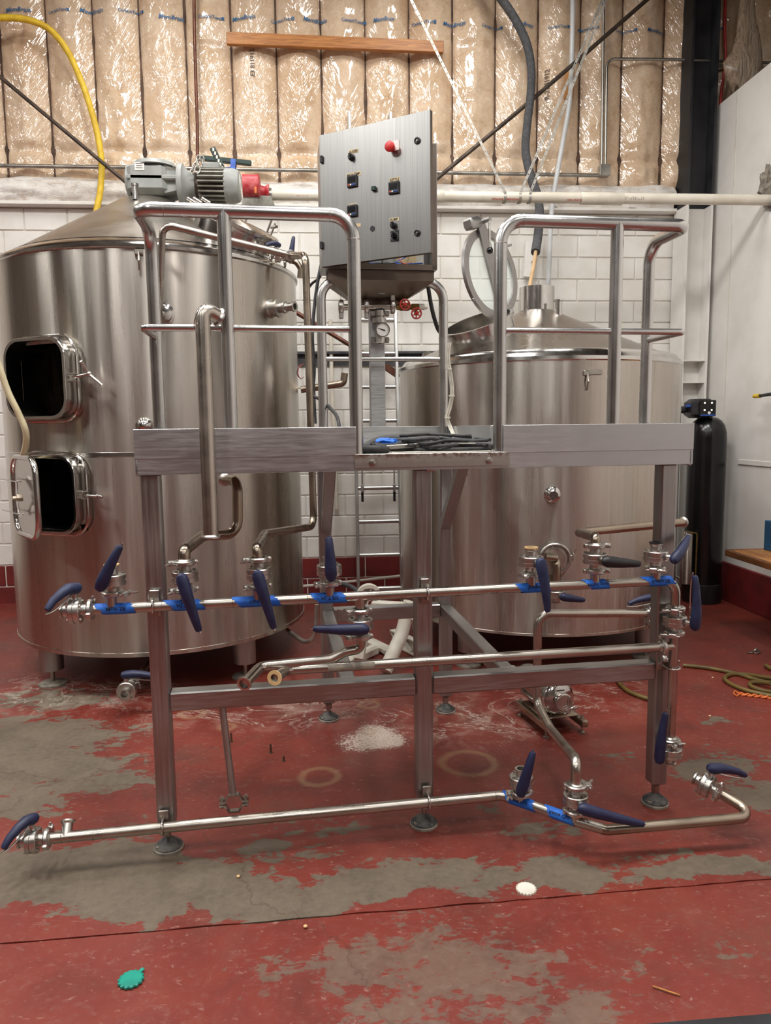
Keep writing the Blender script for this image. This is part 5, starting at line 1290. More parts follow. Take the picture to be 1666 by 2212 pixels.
obj('raceway_strip', MB().beam(dk(.82, .02, .022), dk(1.0, .06, .03), .03, .016, EZ, .002), 'galv', label='short grey metal raceway strip lying among the deck cables', cat='strip')
obj('cover_strip', MB().beam(dk(1.02, .03, .036), dk(1.22, .05, .034), .03, .004, EZ, .001), 'white_pl', label='flat white plastic strip on top of the deck cables', cat='strip')
def wad(name, label, c, r, seed):
    mb = MB(); bm = bmesh.new(); bmesh.ops.create_icosphere(bm, subdivisions=3, radius=1)
    vs = []
    for v in bm.verts:
        d = v.co.normalized(); k = 1+.55*noise.noise(d*2.2+V((seed, 0, 0)))+.3*noise.noise(d*5+V((0, seed, 0))); vs.append(V(c)+V((d.x*r[0]*k, d.y*r[1]*k, max(-r[2], d.z*r[2]*k))))
    fs = [tuple(v.index for v in f.verts) for f in bm.faces]; bm.free(); mb.add(vs, fs); obj(name, mb, 'tape', label=label, cat='tape', sharp=20)
wad('tape_wad', 'crumpled blue masking tape around the deck cables', dk(.885, .14, .035), (.05, .03, .022), 3)
wad('tape_wad', 'small blue tape tab by the toe board near the kettle', P(1.25, .55, DZ+.03), (.028, .008, .018), 8)

# ================================================================== WALL FITTINGS
WY = 6.86
def to_ceiling(p, q):
    return p + (p-q)*((RZ-.01-p.z)/(p.z-q.z))
def hose(name, label, pix, r, mat, cat, n=8, seg=12, pre=(), post=()):
    return obj(name, MB().sweep(smooth_curve(list(pre) + [wp(*p) for p in pix] + list(post), n), r, seg), mat, label=label, cat=cat)
hose('yellow_hose', 'yellow hose arching down the insulated wall behind the mash tun', [(-40, 40, 6.7), (0, 38, 6.72), (60, 43, 6.75), (110, 66, 6.78), (150, 118, 6.8), (183, 195, 6.8), (207, 275, 6.8), (219, 345, 6.8), (217, 410, 6.78), (208, 460, 6.76), (205, 520, 6.7)], .026, 'yellow', 'hose', pre=(V((-5.0, 6.83, RZ-.01)), V((-4.6, 6.83, 5.6)), V((-3.8, 6.80, 5.18))))
hose('black_foam_hose', 'thick black insulated hose curving down the wall toward the kettle stack', [(975, -190, 6.6), (1005, -110, 6.6), (1050, -45, 6.6), (1085, 0, 6.6), (1115, 45, 6.6), (1138, 95, 6.6), (1148, 150, 6.6), (1146, 210, 6.6), (1138, 280, 6.55), (1136, 330, 6.5), (1148, 385, 6.4), (1162, 425, 6.3), (1166, 465, 6.2), (1163, 505, 6.0), (1157, 545, 5.85)], .036, 'foam', 'hose')
hose('tan_tube', 'thin tan tube running from the foam hose into the kettle vent stack', [(1158, 540, 5.86), (1154, 570, 5.75), (1148, 600, 5.6), (1143, 630, 5.46), (1141, 660, 5.42)], .015, 'tan_tube', 'tube')
hose('grey_riser_tube', 'pale grey plastic tube bending down the wall behind the kettle', [(1241, -190, 6.79), (1238, -30, 6.79), (1237, 60, 6.79), (1234, 170, 6.79), (1228, 240, 6.79), (1212, 330, 6.79), (1200, 400, 6.79), (1191, 470, 6.79), (1187, 560, 6.79), (1184, 640, 6.79)], .022, 'pale_tube', 'tube')
hose('copper_pipe', 'dull copper pipe running straight down the insulated wall', [(416, -185, 6.815), (419, -30, 6.815), (420, 60, 6.815), (423, 170, 6.815), (426, 260, 6.815), (427, 335, 6.815), (429, 430, 6.815)], .014, 'copper', 'pipe')
hose('brace_rod', 'dark diagonal brace rod crossing the wall behind the yellow hose', [(-60, 115, 6.72), (0, 166, 6.72), (140, 283, 6.72), (275, 396, 6.72), (330, 440, 6.72)], .016, 'rod', 'rod', pre=(to_ceiling(wp(-60, 115, 6.72), wp(140, 283, 6.72)),))
hose('brace_rod', 'dark diagonal brace rod rising behind the control cabinet to the black column', [(900, 424, 6.70), (945, 385, 6.70), (1150, 215, 6.70), (1395, 2, 6.70), (1440, -38, 6.70)], .018, 'rod', 'rod', post=(to_ceiling(wp(1440, -38, 6.70), wp(1150, 215, 6.70)),))
br3 = thing('brace_rod', 'rusty brace rod with turnbuckle between the two tanks', 'rod', wp(800, 772, 6.75))
obj('rod', MB().cyl(wp(640, 675, 6.75), wp(838, 795, 6.75), .02, seg=12), 'copper', br3); obj('turnbuckle', MB().beam(wp(832, 791, 6.75), wp(862, 812, 6.75), .05, .06, Z_, .006), 'copper', br3); obj('threaded_end', MB().cyl(wp(858, 808, 6.75), wp(900, 832, 6.75), .013, seg=10), 'rod', br3)
cd_ = thing('wall_conduit', 'grey electrical conduit run ending in a square junction box', 'conduit', wp(1300, 385, WY))
obj('conduit', MB().tube([V((-8.95, WY, wp(-60, 357, WY).z)), wp(-60, 357, WY), wp(600, 367, WY), wp(1292, 379, WY)], .017, .01, 14), 'galv', cd_)
for px in (30, 430, 1040): q = wp(px, 358+.0155*px, WY); obj('conduit_strap', MB().lathe(q, X_, [(-.012, .018), (-.012, .021), (.012, .021), (.012, .018)], 14, closed=True), 'galv', cd_)
q = wp(1305, 369, WY); jb = obj('junction_box', MB().bevbox(q, (.095, .07, .10), .004), 'galv', cd_)
for s in (-1, 1): obj('cover_screw', MB().lathe(q+V((.035*s, -.036, .038*s)), -Y_, [(0, .005), (.003, .005)], 8), 'bolt', jb)
obj('conduit', MB().cyl(wp(1300, 356, WY), wp(1307, -190, WY), .013, seg=12), 'galv', cd_)
obj('conduit', MB().tube([wp(1308, 356, WY), wp(1311, 127, WY), wp(1460, 129, WY), wp(1700, 137, WY)], .013, .08, 12), 'galv', cd_)
hose('bent_conduit', 'thin conduit bending down behind the top of the white partition', [(1585, 140, 6.86), (1550, 143, 6.86), (1537, 155, 6.86), (1533, 190, 6.86), (1530, 260, 6.86)], .014, 'galv', 'conduit')
hose('red_cable', 'dark red cable hanging behind the white partition', [(1570, -190, 6.79), (1568, -20, 6.79), (1566, 60, 6.79), (1568, 130, 6.79), (1560, 190, 6.79), (1555, 240, 6.79)], .012, 'redwheel', 'cable')
a, b = wp(490, 84, 6.85), wp(958, 103, 6.85)
obj('wall_board', MB().beam(a, b, .045, .098, Z_, .004), 'wood', label='long pine board nailed level across the insulated wall', cat='board')
a, b = wp(1231, 150, 6.87), wp(1229, 214, 6.87); bl = thing('wood_block', 'short upright pine block holding the grey tube on the wall', 'block', b)
obj('block', MB().beam(b, a, .075, .05, Y_, .004), 'wood_v', bl); obj('tube_clip', MB().bevbox(wp(1230, 178, 6.82), (.06, .02, .012), .003), 'white_pl', bl)
a, b = wp(1148, 518, 6.93), wp(1142, 600, 6.93); bl = thing('white_board', 'small white-painted board behind the tan tube', 'board', b)
obj('board', MB().beam(b, a, .10, .05, Y_, .004), 'white_wall', bl)
for py in (565, 590): obj('tube_clip', MB().bevbox(wp(1152-(py-565)*.1, py, 6.88), (.03, .03, .014), .003), 'tan_tube', bl)
# perforated straps that carry the auger pipe
def pstrap(label, p, q, wraps):
    p = to_ceiling(p, q)
    d = (q-p); L = d.length; d.normalize(); w = d.cross(Y_).normalized(); nrm = w.cross(d)
    t = thing('hanger_strap', label, 'strap', q)
    mb = MB(); n = int(L/.045); hw = .010
    prev = None
    for i in range(n):      # strip with a row of real holes
        a0 = p + d*(L*i/n); a1 = p + d*(L*(i+1)/n); mid = (a0+a1)/2; l2 = L/n/2
        sag = .02*math.sin(i*.9)
        out = [(-hw, -l2), (0, -l2), (hw, -l2), (hw, 0), (hw, l2), (0, l2), (-hw, l2), (-hw, 0)]
        inn = [(.0055*math.cos(a), .0055*math.sin(a)) for a in (-2.356, -1.571, -.785, 0, .785, 1.571, 2.356, pi)]
        vs = [mid + w*x + d*y for x, y in out] + [mid + w*x + d*y for x, y in inn]
        vs += [v + nrm*.0012 for v in vs]
        mb.add(vs, [(k, (k+1) % 8, 8+(k+1) % 8, 8+k) for k in range(8)] + [(16+k, 24+k, 24+(k+1) % 8, 16+(k+1) % 8) for k in range(8)])
    obj('strap', mb, 'galv', t, sharp=20)
    obj('wrap', MB().lathe(V((q.x, AY, AZ)), X_, [(-.010, AR+.001), (-.010, AR+.003), (.010, AR+.003), (.010, AR+.001)], 30, closed=True), 'galv', t)
pstrap('perforated steel strap slanting down to the auger pipe beside the control cabinet', wp(884, -10, AY-.05), wp(1092, 416, AY-.04), 1)
pstrap('perforated steel strap slanting down to the auger pipe by the grey tube', wp(1314, -10, AY-.05), wp(1146, 416, AY-.04), 1)
pstrap('second perforated strap hanging close beside the grey tube strap', wp(1306, -10, AY-.02), wp(1124, 418, AY-.03), 1)
# strut frame, chain and strap above the gear motor
sf = thing('strut_hanger', 'dark green slotted strut cross with blue strap above the gear motor', 'strut', gx(485, 370, 5.4))
obj('strut', MB().beam(gx(430, 341, 5.4), gx(543, 353, 5.4), .04, .03, Z_, .003), 'green', sf)
s2 = obj('strut', MB().beam(gx(459, 320, 5.25), gx(482, 368, 5.25), .04, .03, Y_, .003), 'green', sf)
mb = MB()
for k in range(6):
    q = gx(461, 323, 5.228).lerp(gx(480, 363, 5.228), k/5); mb.bevbox(q, (.012, .004, .022), .001)
obj('slots', mb, 'white_pl', s2, kind='stuff')
obj('blue_strap', MB().beam(gx(504, 344, 5.37), gx(502, 374, 5.30), .035, .004, Y_, .001).beam(gx(504, 344, 5.37), gx(505, 372, 5.43), .035, .004, Y_, .001).beam(gx(500, 366, 5.36), gx(470, 370, 5.36), .01, .03, Z_, .001), 'strap_blue', sf)
ch = thing('lifting_chain', 'short galvanised chain over the gear motor adaptor', 'chain', gx(420, 375, 5.2))
def links(pts):
    for i in range(len(pts)-1):
        a, b = pts[i], pts[i+1]; m_ = (a+b)/2; d = (b-a).normalized(); side = (Y_ if i % 2 else X_); side = (side-d*side.dot(d)).normalized(); L = (b-a).length*.72
        ring = [m_ + d*(L*math.cos(t_)) + side*(L*.55*math.sin(t_)) for t_ in [2*pi*k/14 for k in range(15)]]
        obj('link', MB().sweep(ring, .0045, 6, False), 'galv', ch)
links([gx(430, 337, 5.22), gx(426, 345, 5.22), gx(424, 353, 5.2), gx(420, 361, 5.18), gx(415, 368, 5.16), gx(418, 375, 5.14), gx(426, 372, 5.14), gx(427, 361, 5.16), gx(428, 350, 5.2)])
links([gx(436, 338, 5.25), gx(438, 348, 5.25), gx(440, 358, 5.22), gx(440, 368, 5.2)])
# hanging sheet of film behind the partition
bg = MB(); vs = []; N_ = 28
prof = [(1617, -20, 13), (1616, 40, 20), (1616, 80, 26), (1614, 115, 33), (1608, 145, 42), (1604, 168, 38), (1612, 195, 30)]
for i, (px, py, hw) in enumerate(prof):
    c = wp(px, py, 6.55); r = hw*6.55/FPX
    for k in range(N_):
        a = 2*pi*k/N_; kk = 1+.25*noise.noise(V((math.cos(a)*1.5, math.sin(a)*1.5, i*.6))); vs.append(c + V((math.cos(a)*r*kk, math.sin(a)*r*.5*kk, .05*noise.noise(V((k*.4, i, 3))))))
bg.add(vs, [(i*N_+k, i*N_+(k+1) % N_, (i+1)*N_+(k+1) % N_, (i+1)*N_+k) for i in range(len(prof)-1) for k in range(N_)])
obj('plastic_sheet', bg, 'bag', label='loose clear plastic sheeting hanging above the white partition', cat='plastic', sharp=60)

# ================================================================== LADDER behind the platform
ld_ = thing('extension_ladder', 'aluminium ladder leaning on the block wall behind the platform', 'ladder', (.45, 6.42, 0))
lb0 = [V((.258, 6.42, .0)), V((.648, 6.42, .0))]; lt0 = [V((.262, 6.90, 4.37)), V((.628, 6.90, 4.37))]
for a, b in zip(lb0, lt0): obj('side_rail', MB().beam(a, b, .028, .07, Y_, .004), 'alu', ld_)
for k in range(14):
    t = (.17+.297*k)/4.37; a = lb0[0].lerp(lt0[0], t); b = lb0[1].lerp(lt0[1], t)
    obj('rung', MB().cyl(a, b, .019, seg=14), 'alu', ld_)
for i, s in ((0, 1), (1, -1)):
    a = lb0[i].lerp(lt0[i], 1.06/4.37) + V((.05*s, -.03, 0)); o = obj('rung_lock', MB().cyl(a-Z_*.02, a+Z_*.17, .007, seg=8).bevbox(a, (.025, .05, .07), .006), 'alu', ld_)
    obj('lock_tip', MB().beam(a-Z_*.02, a-Z_*.12, .022, .02, Y_, .004), 'black', o)
    obj('ladder_shoe', MB().bevbox(lb0[i]+V((0, -.01, .03)), (.04, .09, .06), .006), 'rubber', ld_)
# side outlet of the mash tun and small wall pipes
obj('side_outlet', MB().tube([wp(650, 842, 5.35), wp(742, 828, 5.35), wp(745, 806, 5.35)], .025, .03, 16), 'stain', mt)
hose('white_riser_pipe', 'thin white pipe running down the block wall behind the ladder', [(714, 690, 6.96), (716, 780, 6.96), (718, 860, 6.96), (722, 945, 6.96), (728, 1100, 6.96)], .018, 'pvc', 'pipe')
hose('white_floor_tube', 'white plastic tube leaning low on the red wall courses by the ladder', [(640, 1268, 6.75), (700, 1262, 6.72), (780, 1254, 6.7), (868, 1244, 6.66)], .014, 'white_pl', 'tube')
hose('grey_hose', 'grey hose dropping into the white hose stand', [(700, 1262, 5.5), (730, 1260, 5.35), (757, 1267, 5.2), (776, 1280, 5.05), (792, 1292, 4.95)], .017, 'foam', 'hose')
hose('drain_hose', 'grey hose hooking down from the header toward the floor under the mash tun', [(685, 1306, 4.4), (684, 1330, 4.4), (683, 1352, 4.4), (679, 1372, 4.42), (670, 1384, 4.45), (655, 1385, 4.6), (630, 1368, 4.9), (612, 1352, 5.1)], .014, 'galv', 'hose')

# ================================================================== HOSE STAND (white plastic)
hs = thing('hose_stand', 'white plastic hose stand with round spoked hub lying behind the platform', 'stand', onz(830, 1440))
hc = wp(797, 1288, 4.85)
obj('hub_rim', MB().lathe(hc, Y_, [(-.03, .062), (-.03, .083), (.03, .083), (.03, .062)], 36, closed=True), 'white_pl', hs)
obj('hub_core', MB().lathe(hc, Y_, [(-.03, .026), (.03, .026)], 20), 'white_pl', hs)
for k in range(6):
    a = 2*pi*k/6+.3; d = V((math.cos(a), 0, math.sin(a))); obj('hub_spoke', MB().beam(hc+d*.02, hc+d*.066, .05, .008, Y_.cross(d), .001), 'white_pl', hs)
obj('hub_arm', MB().beam(hc-Z_*.07, onz(775, 1425, .05), .07, .05, Y_, .012), 'white_pl', hs)
obj('main_leg', MB().sweep([wp(886, 1300, 4.75), wp(868, 1370, 4.75), onz(832, 1450, .03)], .046, 20), 'white_pl', hs)
obj('top_bar', MB().beam(hc+V((.02, 0, -.06)), wp(893, 1312, 4.72), .06, .06, Z_, .01), 'white_pl', hs)
obj('foot_bar', MB().beam(onz(748, 1432, .035), onz(812, 1402, .035), .07, .07, Z_, .015), 'white_pl', hs)
obj('foot_bar', MB().beam(onz(790, 1382, .03), onz(852, 1412, .03), .08, .05, Z_, .012), 'white_pl', hs)
a, b = onz(848, 1375, .06), onz(905, 1402, .06)
tr = obj('ribbed_bar', MB().beam(a+Z_*.05, b+Z_*.05, .05, .012, Z_, .002).beam(a-Z_*.05, b-Z_*.05, .05, .012, Z_, .002).beam(a+Y_*.02, b+Y_*.02, .006, .09, Z_, .001), 'white_pl', hs)
for k in range(4):
    p = a.lerp(b, k/4); q = a.lerp(b, (k+1)/4); s = 1 if k % 2 else -1; obj('rib', MB().beam(p-Z_*.045*s, q+Z_*.045*s, .04, .008, Z_, .001), 'white_pl', tr)
obj('rear_leg', MB().beam(wp(893, 1330, 4.72), onz(908, 1402, .02), .04, .05, Y_, .006), 'white_pl', hs)

# ================================================================== PUMP
pa, pb, pr2 = V((1.037, 3.889, 0)), V((1.101, 3.538, 0)), V((1.303, 3.573, 0))
ax = (pb-pa).normalized(); sd = Z_.cross(ax); sd = sd if sd.x > 0 else -sd
pm_ = thing('transfer_pump', 'stainless centrifugal pump on a low steel frame on the floor', 'pump', (pa+pr2)/2)
for o_ in (0, .205):
    r_ = obj('base_rail', MB().beam(pa+sd*o_+Z_*.062, pb+sd*o_+Z_*.062+ax*.01, .035, .036, Z_, .003), 'stain', pm_)
    for k in (.03, .33):
        q = pa+sd*o_+ax*k; obj('pump_foot', MB().cyl(q, q+Z_*.10, .006, seg=10).lathe(q, Z_, [(0, .016), (.008, .016), (.012, .008)], 14).lathe(q+Z_*.08, Z_, [(0, .011), (.01, .011)], 6), 'bolt', r_)
obj('base_plate', MB().bevbox(pa+sd*.1025+ax*.17+Z_*.085, (.20, .26, .008), .002, sd, ax, Z_), 'stain', pm_)
mc_ = pa+sd*.10+Z_*.175; 
obj('motor', MB().lathe(mc_-ax*.12, ax, [(-.02, .04), (0, .066), (.02, .074), (.25, .074), (.255, .088), (.27, .088)], 40), 'cast', pm_)
obj('motor_foot', MB().bevbox(mc_-Z_*.068+ax*.02, (.13, .16, .03), .006, sd, ax, Z_), 'cast', pm_)
obj('capacitor_cover', MB().bevbox(mc_-ax*.08-sd*.085+Z_*.03, (.05, .13, .07), .016, sd, ax, Z_), 'grey_paint', pm_)
obj('adaptor', MB().lathe(mc_+ax*.15, ax, [(0, .055), (.03, .05), (.06, .062), (.065, .078), (.075, .078)], 36), 'cast', pm_)
for k in range(7):
    a = math.radians(-70+23*k); d = Z_*math.cos(a)+sd*math.sin(a); obj('vent_slot', MB().beam(mc_+ax*.175+d*.0535, mc_+ax*.20+d*.056, .012, .004, d, .001), 'black', pm_)
vc = mc_+ax*.225
vo_ = obj('volute', MB().lathe(vc, ax, [(0, .083), (.008, .09), (.03, .092), (.05, .086), (.062, .07), (.07, .035), (.085, .027), (.10, .026)], 48), 'shiny', pm_)
obj('inlet_ferrule', MB().lathe(vc+ax*.10, ax, [(-.01, .026), (-.004, .034), (.004, .034), (.004, .024), (-.05, .022)], 28), 'shiny', vo_)
obj('inlet_bore', MB().lathe(vc+ax*.058, ax, [(0, .0235), (.002, .0235)], 24), 'black', vo_)
clamp(pm_, vc+ax*.099, ax, .033, -Z_+sd*.6)
oc_ = vc+ax*.03+sd*.062; obj('outlet', MB().cyl(oc_, oc_+Z_*.125, .021, seg=20).lathe(oc_+Z_*.125, Z_, [(-.01, .021), (-.004, .03), (.003, .03), (.003, .018), (-.03, .018)], 24), 'shiny', vo_)
clamp(pm_, oc_+Z_*.126, Z_, .030, sd-ax*.1)
obj('band_clamp', MB().lathe(vc, ax, [(-.008, .09), (-.008, .097), (.008, .097), (.008, .09)], 40, closed=True).bevbox(vc-sd*.105, (.03, .03, .05), .004, sd, ax, Z_).cyl(vc-sd*.11-Z_*.05, vc-sd*.11+Z_*.06, .006, seg=8), 'cast', pm_)
q = mc_+ax*.10; wl_ = obj('warning_label', MB().prism([(-.04, -.02), (.04, -.02), (.04, .02), (-.04, .02)], q+Z_*.058+ax*.065+sd*.02, sd, Z_*.9-ax*.3, .002), 'orange_label', pm_)
obj('warning_text', text_mb('! WARNING', lambda x, y: q+Z_*(.054+y*.9)+ax*(.0678-y*.3)+sd*(x-.012), .014), 'ink', wl_)
obj('volute_mark', MB().box(vc+ax*.0665+Z_*.052, (.045, .0006, .006), sd, ax, Z_), 'ink', vo_)

# ================================================================== WATER SOFTENER
sx, sy = 3.36, 6.31
ws = thing('water_softener', 'tall glossy black water softener tank with lit control head by the white wall', 'softener', (sx, sy, 0))
obj('boot', MB().lathe((sx, sy, 0), Z_, [(0, .165), (.02, .170), (.17, .170), (.175, .163)], 48), 'black', ws)
obj('vessel', MB().lathe((sx, sy, 0), Z_, [(.10, .162), (1.46, .162), (1.52, .158), (1.58, .142), (1.62, .115), (1.645, .08), (1.65, .06)], 56), 'gloss_black', ws)
hd2 = obj('neck_collar', MB().lathe((sx-.03, sy, 0), Z_, [(1.64, .06), (1.66, .068), (1.68, .068), (1.682, .055), (1.73, .05)], 32), 'black', ws)
hx, hz_ = wp(1521, 882, sy-.1).x, wp(1521, 882, sy-.1).z
hb = obj('control_head', MB().bevbox((hx, sy-.02, hz_), (.21, .20, .165), .03), 'black', ws)
obj('face_panel', MB().bevbox((hx+.02, sy-.125, hz_), (.15, .012, .14), .006), 'gloss_black', hb)
for dx_ in (-.028, .035):
    for dz_ in (-.015, .045): obj('led', MB().sphere((hx+.018+dx_, sy-.133, hz_+dz_), .0065, 10, 6), 'led', hb)
obj('blue_stripe', MB().bevbox((hx+.02, sy-.133, hz_-.06), (.13, .004, .014), .001), 'strap_blue', hb)
obj('badge', MB().lathe((hx+.03, sy-.134, hz_-.040), -Y_, [(0, .013), (.003, .013)], 20), 'white_label', hb)
obj('drain_elbow', MB().tube([(hx+.06, sy-.05, hz_-.06), (hx+.075, sy-.06, hz_-.07), (hx+.075, sy-.06, hz_-.13)], .014, .01, 12), 'brass', hb)
obj('inlet_fitting', MB().cyl((hx-.10, sy, hz_-.01), (hx-.20, sy, hz_-.01), .022, seg=14).lathe((hx-.15, sy, hz_-.01), X_, [(-.02, .032), (.02, .032)], 14), 'black', hb)
obj('clip', MB().bevbox((hx-.115, sy-.05, hz_+.022), (.03, .05, .025), .004), 'strap_blue', hb)
fh = thing('filter_housing', 'slim steel filter housing with brass bail between kettle and water softener', 'filter', wp(1486, 1262, 6.2))
p = wp(1484, 1205, 6.2); z0_, z1_ = wp(1484, 1262, 6.2).z, wp(1484, 1148, 6.2).z
obj('canister', MB().lathe((p.x, 6.2, 0), Z_, [(z0_, .02), (z0_+.01, .05), (z1_-.02, .05), (z1_, .04)], 28), 'kettle', fh)
obj('bail', MB().tube([(p.x-.03, 6.15, z1_-.0), (p.x+.06, 6.15, z1_-.01), (p.x+.06, 6.15, z0_+.06)], .006, .02, 8), 'brass', fh)
obj('wall_stay', MB().cyl((p.x, 6.2, z0_+.03), (p.x, 6.99, z0_+.03), .012, seg=10), 'galv', fh)

# ================================================================== TABLE, carton, air gun
tc = onz(1567, 1187, .65)
tb_ = thing('wall_table', 'varnished wooden table top fixed to the white wall', 'table', (3.3, 4.7, 0))
obj('table_top', MB().bevbox(((tc.x+3.57)/2+.02, tc.y-.65, .632), (3.57-tc.x-.04, 1.26, .035), .004), 'table', tb_)
obj('edge_strip', MB().bevbox((tc.x+.012, tc.y-.65, .627), (.03, 1.30, .048), .005), 'table_edge', tb_)
obj('edge_strip', MB().bevbox(((tc.x+3.57)/2, tc.y-.008, .627), (3.57-tc.x, .03, .048), .005), 'table_edge', tb_)
for y in (4.9, 4.2):
    obj('wall_bracket', MB().beam((3.57, y, .3), (3.57, y, .612), .03, .03, Y_, .002).beam((3.57, y, .32), (3.15, y, .60), .025, .02, Y_, .002), 'white_wall', tb_)
q = onz(1676, 1189, .65); bx_ = thing('blue_carton', 'blue cardboard carton with white lettering on the wooden table', 'carton', q)
obj('carton', MB().bevbox(q+V((.0, .0, .112)), (.13, .10, .222), .003), 'blue_box', bx_)
f0 = q + V((-.058, -.0515, .0))
obj('carton_text', text_mb('M', lambda x, y: f0+V((x, 0, .175+y)), .036, shear=.2), 'white_label', bx_)
obj('carton_panel', MB().box(f0+V((.05, .0005, .06)), (.09, .001, .05)), 'strap_blue', bx_)
ag = thing('air_gun', 'yellow-tipped blow gun wand sticking out along the white wall', 'air gun', wx(1660, 853, 3.5))
a, b, c = wx(1628, 856, 3.48), wx(1642, 855, 3.48), wx(1700, 846, 3.48)
obj('nozzle', MB().lathe(a, (b-a), [(0, .008), (.01, .016), ((b-a).length, .018)], 14), 'yellow', ag); obj('wand', MB().cyl(b, c, .013, seg=12), 'rubber', ag)
obj('wall_hook', MB().cyl(c, V((3.6, c.y, c.z)), .008, seg=8), 'bolt', ag)

# ================================================================== THINGS ON THE FLOOR
def flz(p, r): return onz(p[0], p[1], r)
def floor_hose(name, label, pix, r, mat, cat, group=None, zs=None):
    pts = [onz(p[0], p[1], r+(p[2] if len(p) > 2 else 0)) for p in pix]
    return obj(name, MB().sweep(smooth_curve(pts, 8), r, 12), mat, label=label, cat=cat, group=group)
floor_hose('floor_hose', 'olive rubber hose looped on the red floor beside the orange cord', [(1476, 1437), (1530, 1443), (1590, 1455), (1640, 1470), (1690, 1478, .02), (1725, 1492, .02), (1700, 1506), (1666, 1503), (1615, 1492), (1580, 1478), (1566, 1466), (1578, 1457), (1610, 1457), (1650, 1463, .026), (1700, 1470, .05), (1730, 1482, .05), (1706, 1496, .03), (1660, 1494), (1630, 1486), (1620, 1478), (1630, 1474), (1665, 1476, .03)], .013, 'olive', 'hose')
floor_hose('floor_hose', 'olive rubber hose length lying on the floor near the pump', [(1330, 1462), (1340, 1478), (1356, 1492), (1380, 1503), (1410, 1512), (1440, 1516)], .013, 'olive', 'hose')
floor_hose('floor_hose', 'short end of dark hose at the far side of the hose loops', [(1655, 1438), (1666, 1444), (1690, 1450), (1720, 1448)], .015, 'olive', 'hose')
oc2 = thing('orange_cord', 'twisted orange cord on the floor beside the hose loops', 'cord', onz(1620, 1503))
for s in (0, 1):
    pts = [onz(1598, 1502-(s*7), .006)] if s == 0 else [onz(1585, 1495, .006), onz(1592, 1492, .006)]
    base = []
    for k in range(40):
        t = k/39; px = 1600+110*t; py = 1499+13*t; q = onz(px, py, .008); w = k*.62+pi*s; base.append(q+V((0, .012*math.sin(w), .005*math.cos(w))))
    obj('strand', MB().sweep(([onz(1586, 1497, .006), onz(1588, 1492, .006)] if s else [onz(1586, 1499, .006), onz(1592, 1504, .006)]) + base, .0055, 8), 'orange', oc2)
def cap(name, label, px, py, r, mat, teeth, tilt=0.0):
    c = onz(px, py); mb = MB(); n = teeth*4
    ring = lambda rr, z, dent: [c + V((math.cos(2*pi*i/n)*(rr*(1-dent*(i % 4 >= 2))), math.sin(2*pi*i/n)*(rr*(1-dent*(i % 4 >= 2))), z)) for i in range(n)]
    vs = ring(r, 0, .10) + ring(r, .006, .10) + ring(r*.86, .008, 0) + ring(r*.82, .0065, 0)
    fs = [(l*n+i, l*n+(i+1) % n, (l+1)*n+(i+1) % n, (l+1)*n+i) for l in range(3) for i in range(n)] + [tuple(range(3*n, 4*n)), tuple(range(n-1, -1, -1))]
    return thing(name, label, 'cap', c), mb.add(vs, fs)
t_, mb = cap('bottle_cap', 'white scalloped plastic cap on the floor by the expansion joint', 1137, 1922, .036, 'white_pl', 18); obj('disc', mb, 'white_pl', t_)
t_, mb = cap('bottle_cap', 'teal plastic cap with torn tab on the red floor', 283, 2118, .037, 'teal', 14); obj('disc', mb, 'teal', t_)
q = onz(303, 2104); obj('torn_tab', MB().beam(q+V((-.012, -.012, .004)), q+V((.006, .016, .006)), .012, .004, Z_, .001), 'teal', t_)
for k, (px, py, hgt, lb) in enumerate(((500, 1603, .045, 'tall rusty threaded stud standing by the hanger rod'), (585, 1626, .04, 'rusty threaded stud at the edge of the patched square'), (613, 1644, .02, 'short rusty stud stub near the floor patch'))):
    q = onz(px, py); mb = MB().lathe(q, Z_, [(0, .011), (.004, .008)] + [(.005+hgt*i/14, .0062 if i % 2 else .005) for i in range(15)], 10); obj('anchor_stud', mb, 'rusty', label=lb, cat='stud')
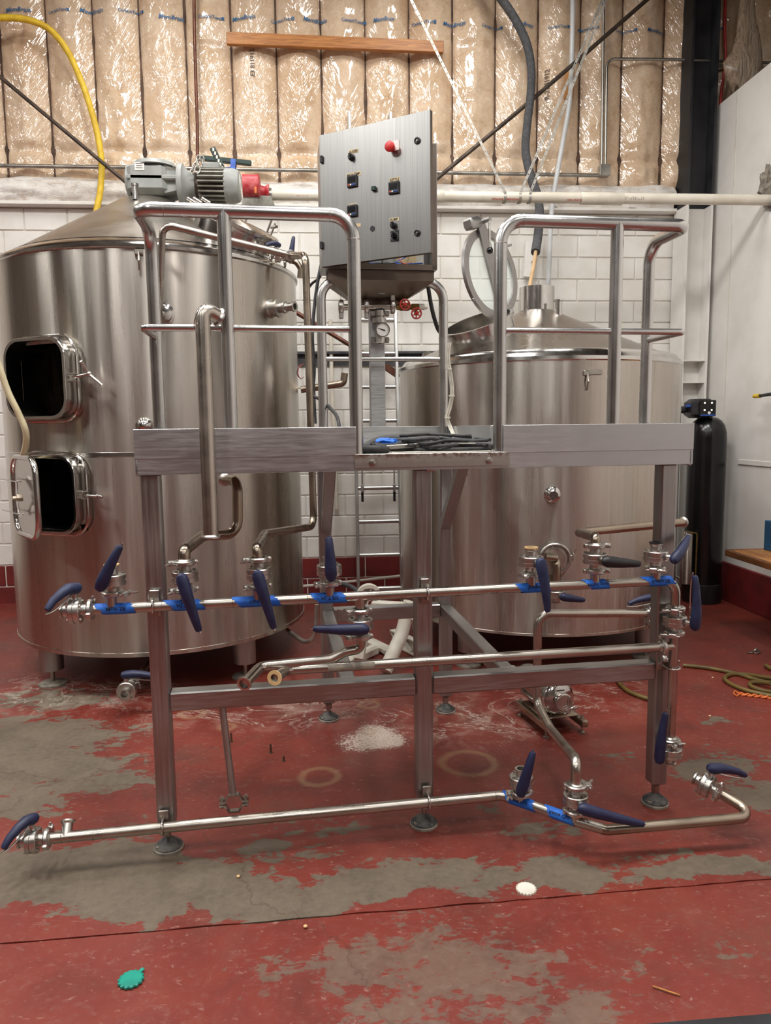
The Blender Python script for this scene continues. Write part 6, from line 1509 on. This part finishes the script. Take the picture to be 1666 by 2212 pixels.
a, b = onz(1410, 2130, .003), onz(1470, 2150, .003); obj('wood_sliver', MB().beam(a, b, .005, .004, Z_, .001), 'wood', label='thin wood sliver lying on the red floor', cat='sliver')
sc_ = thing('metal_scrap', 'small bent silver metal scrap on the red floor by the white wall', 'scrap', onz(1630, 1408))
obj('twist', MB().sweep(smooth_curve([onz(1615, 1410, .006), onz(1625, 1409, .008), onz(1632, 1404, .03), onz(1642, 1406, .012), onz(1636, 1411, .006), onz(1628, 1408, .012), onz(1634, 1402, .02), onz(1637, 1399, .03)], 5), .006, 8), 'galv', sc_)
for k, (px, py) in enumerate(((1540, 1465), (1534, 1548), (515, 1895), (660, 2003))):
    q = onz(px, py); obj('crumb', MB().sphere(q+Z_*.004, .007, 8, 6, sq=.6), 'gasket', label='tiny tan crumb of debris lying on the red floor', cat='debris', group='crumbs on the floor')
a, b = onz(1340, 2216), onz(1700, 2186); obj('trim_3', MB().beam(a+V((0, -.03, .002)), b+V((0, -.03, .002)), .05, .008, Z_, .002), 'column', kind='structure')

obj('cream_hose', MB().sweep(smooth_curve([V((-4.1, 4.4, .017)), V((-3.5, 4.1, .017)), V((-3.05, 4.0, .10)), V((-2.9, 3.98, .9)), V((-2.75, 3.98, 1.9)), V((-2.4, 4.0, 2.38)), wp(-70, 655, 4.05), wp(-26, 722, 4.08), wp(0, 797, 4.1), wp(18, 848, 4.12), wp(40, 893, 4.14), wp(55, 930, 4.16), wp(56, 960, 4.2), wp(50, 990, 4.3), wp(56, 1030, 4.6)], 8), .017, 14), 'cream', label='cream translucent hose hanging into the lower manway of the mash tun', cat='hose')
bm = bmesh.new(); bmesh.ops.create_icosphere(bm, subdivisions=3, radius=1)
mb = MB(); mb.add([V((3.615, HY+.03, HZ+.13)) + V((d.x*.05, d.y*.09, d.z*.13))*(1+.6*noise.noise(d*2.5)+.35*noise.noise(d*6)) for d in [v.co.normalized() for v in bm.verts]], [tuple(v.index for v in f.verts) for f in bm.faces]); bm.free()
obj('added_hole_wad', mb, 'foot_rim', wr, sharp=25)  # wad added in the pipe hole to make its lit inside darker
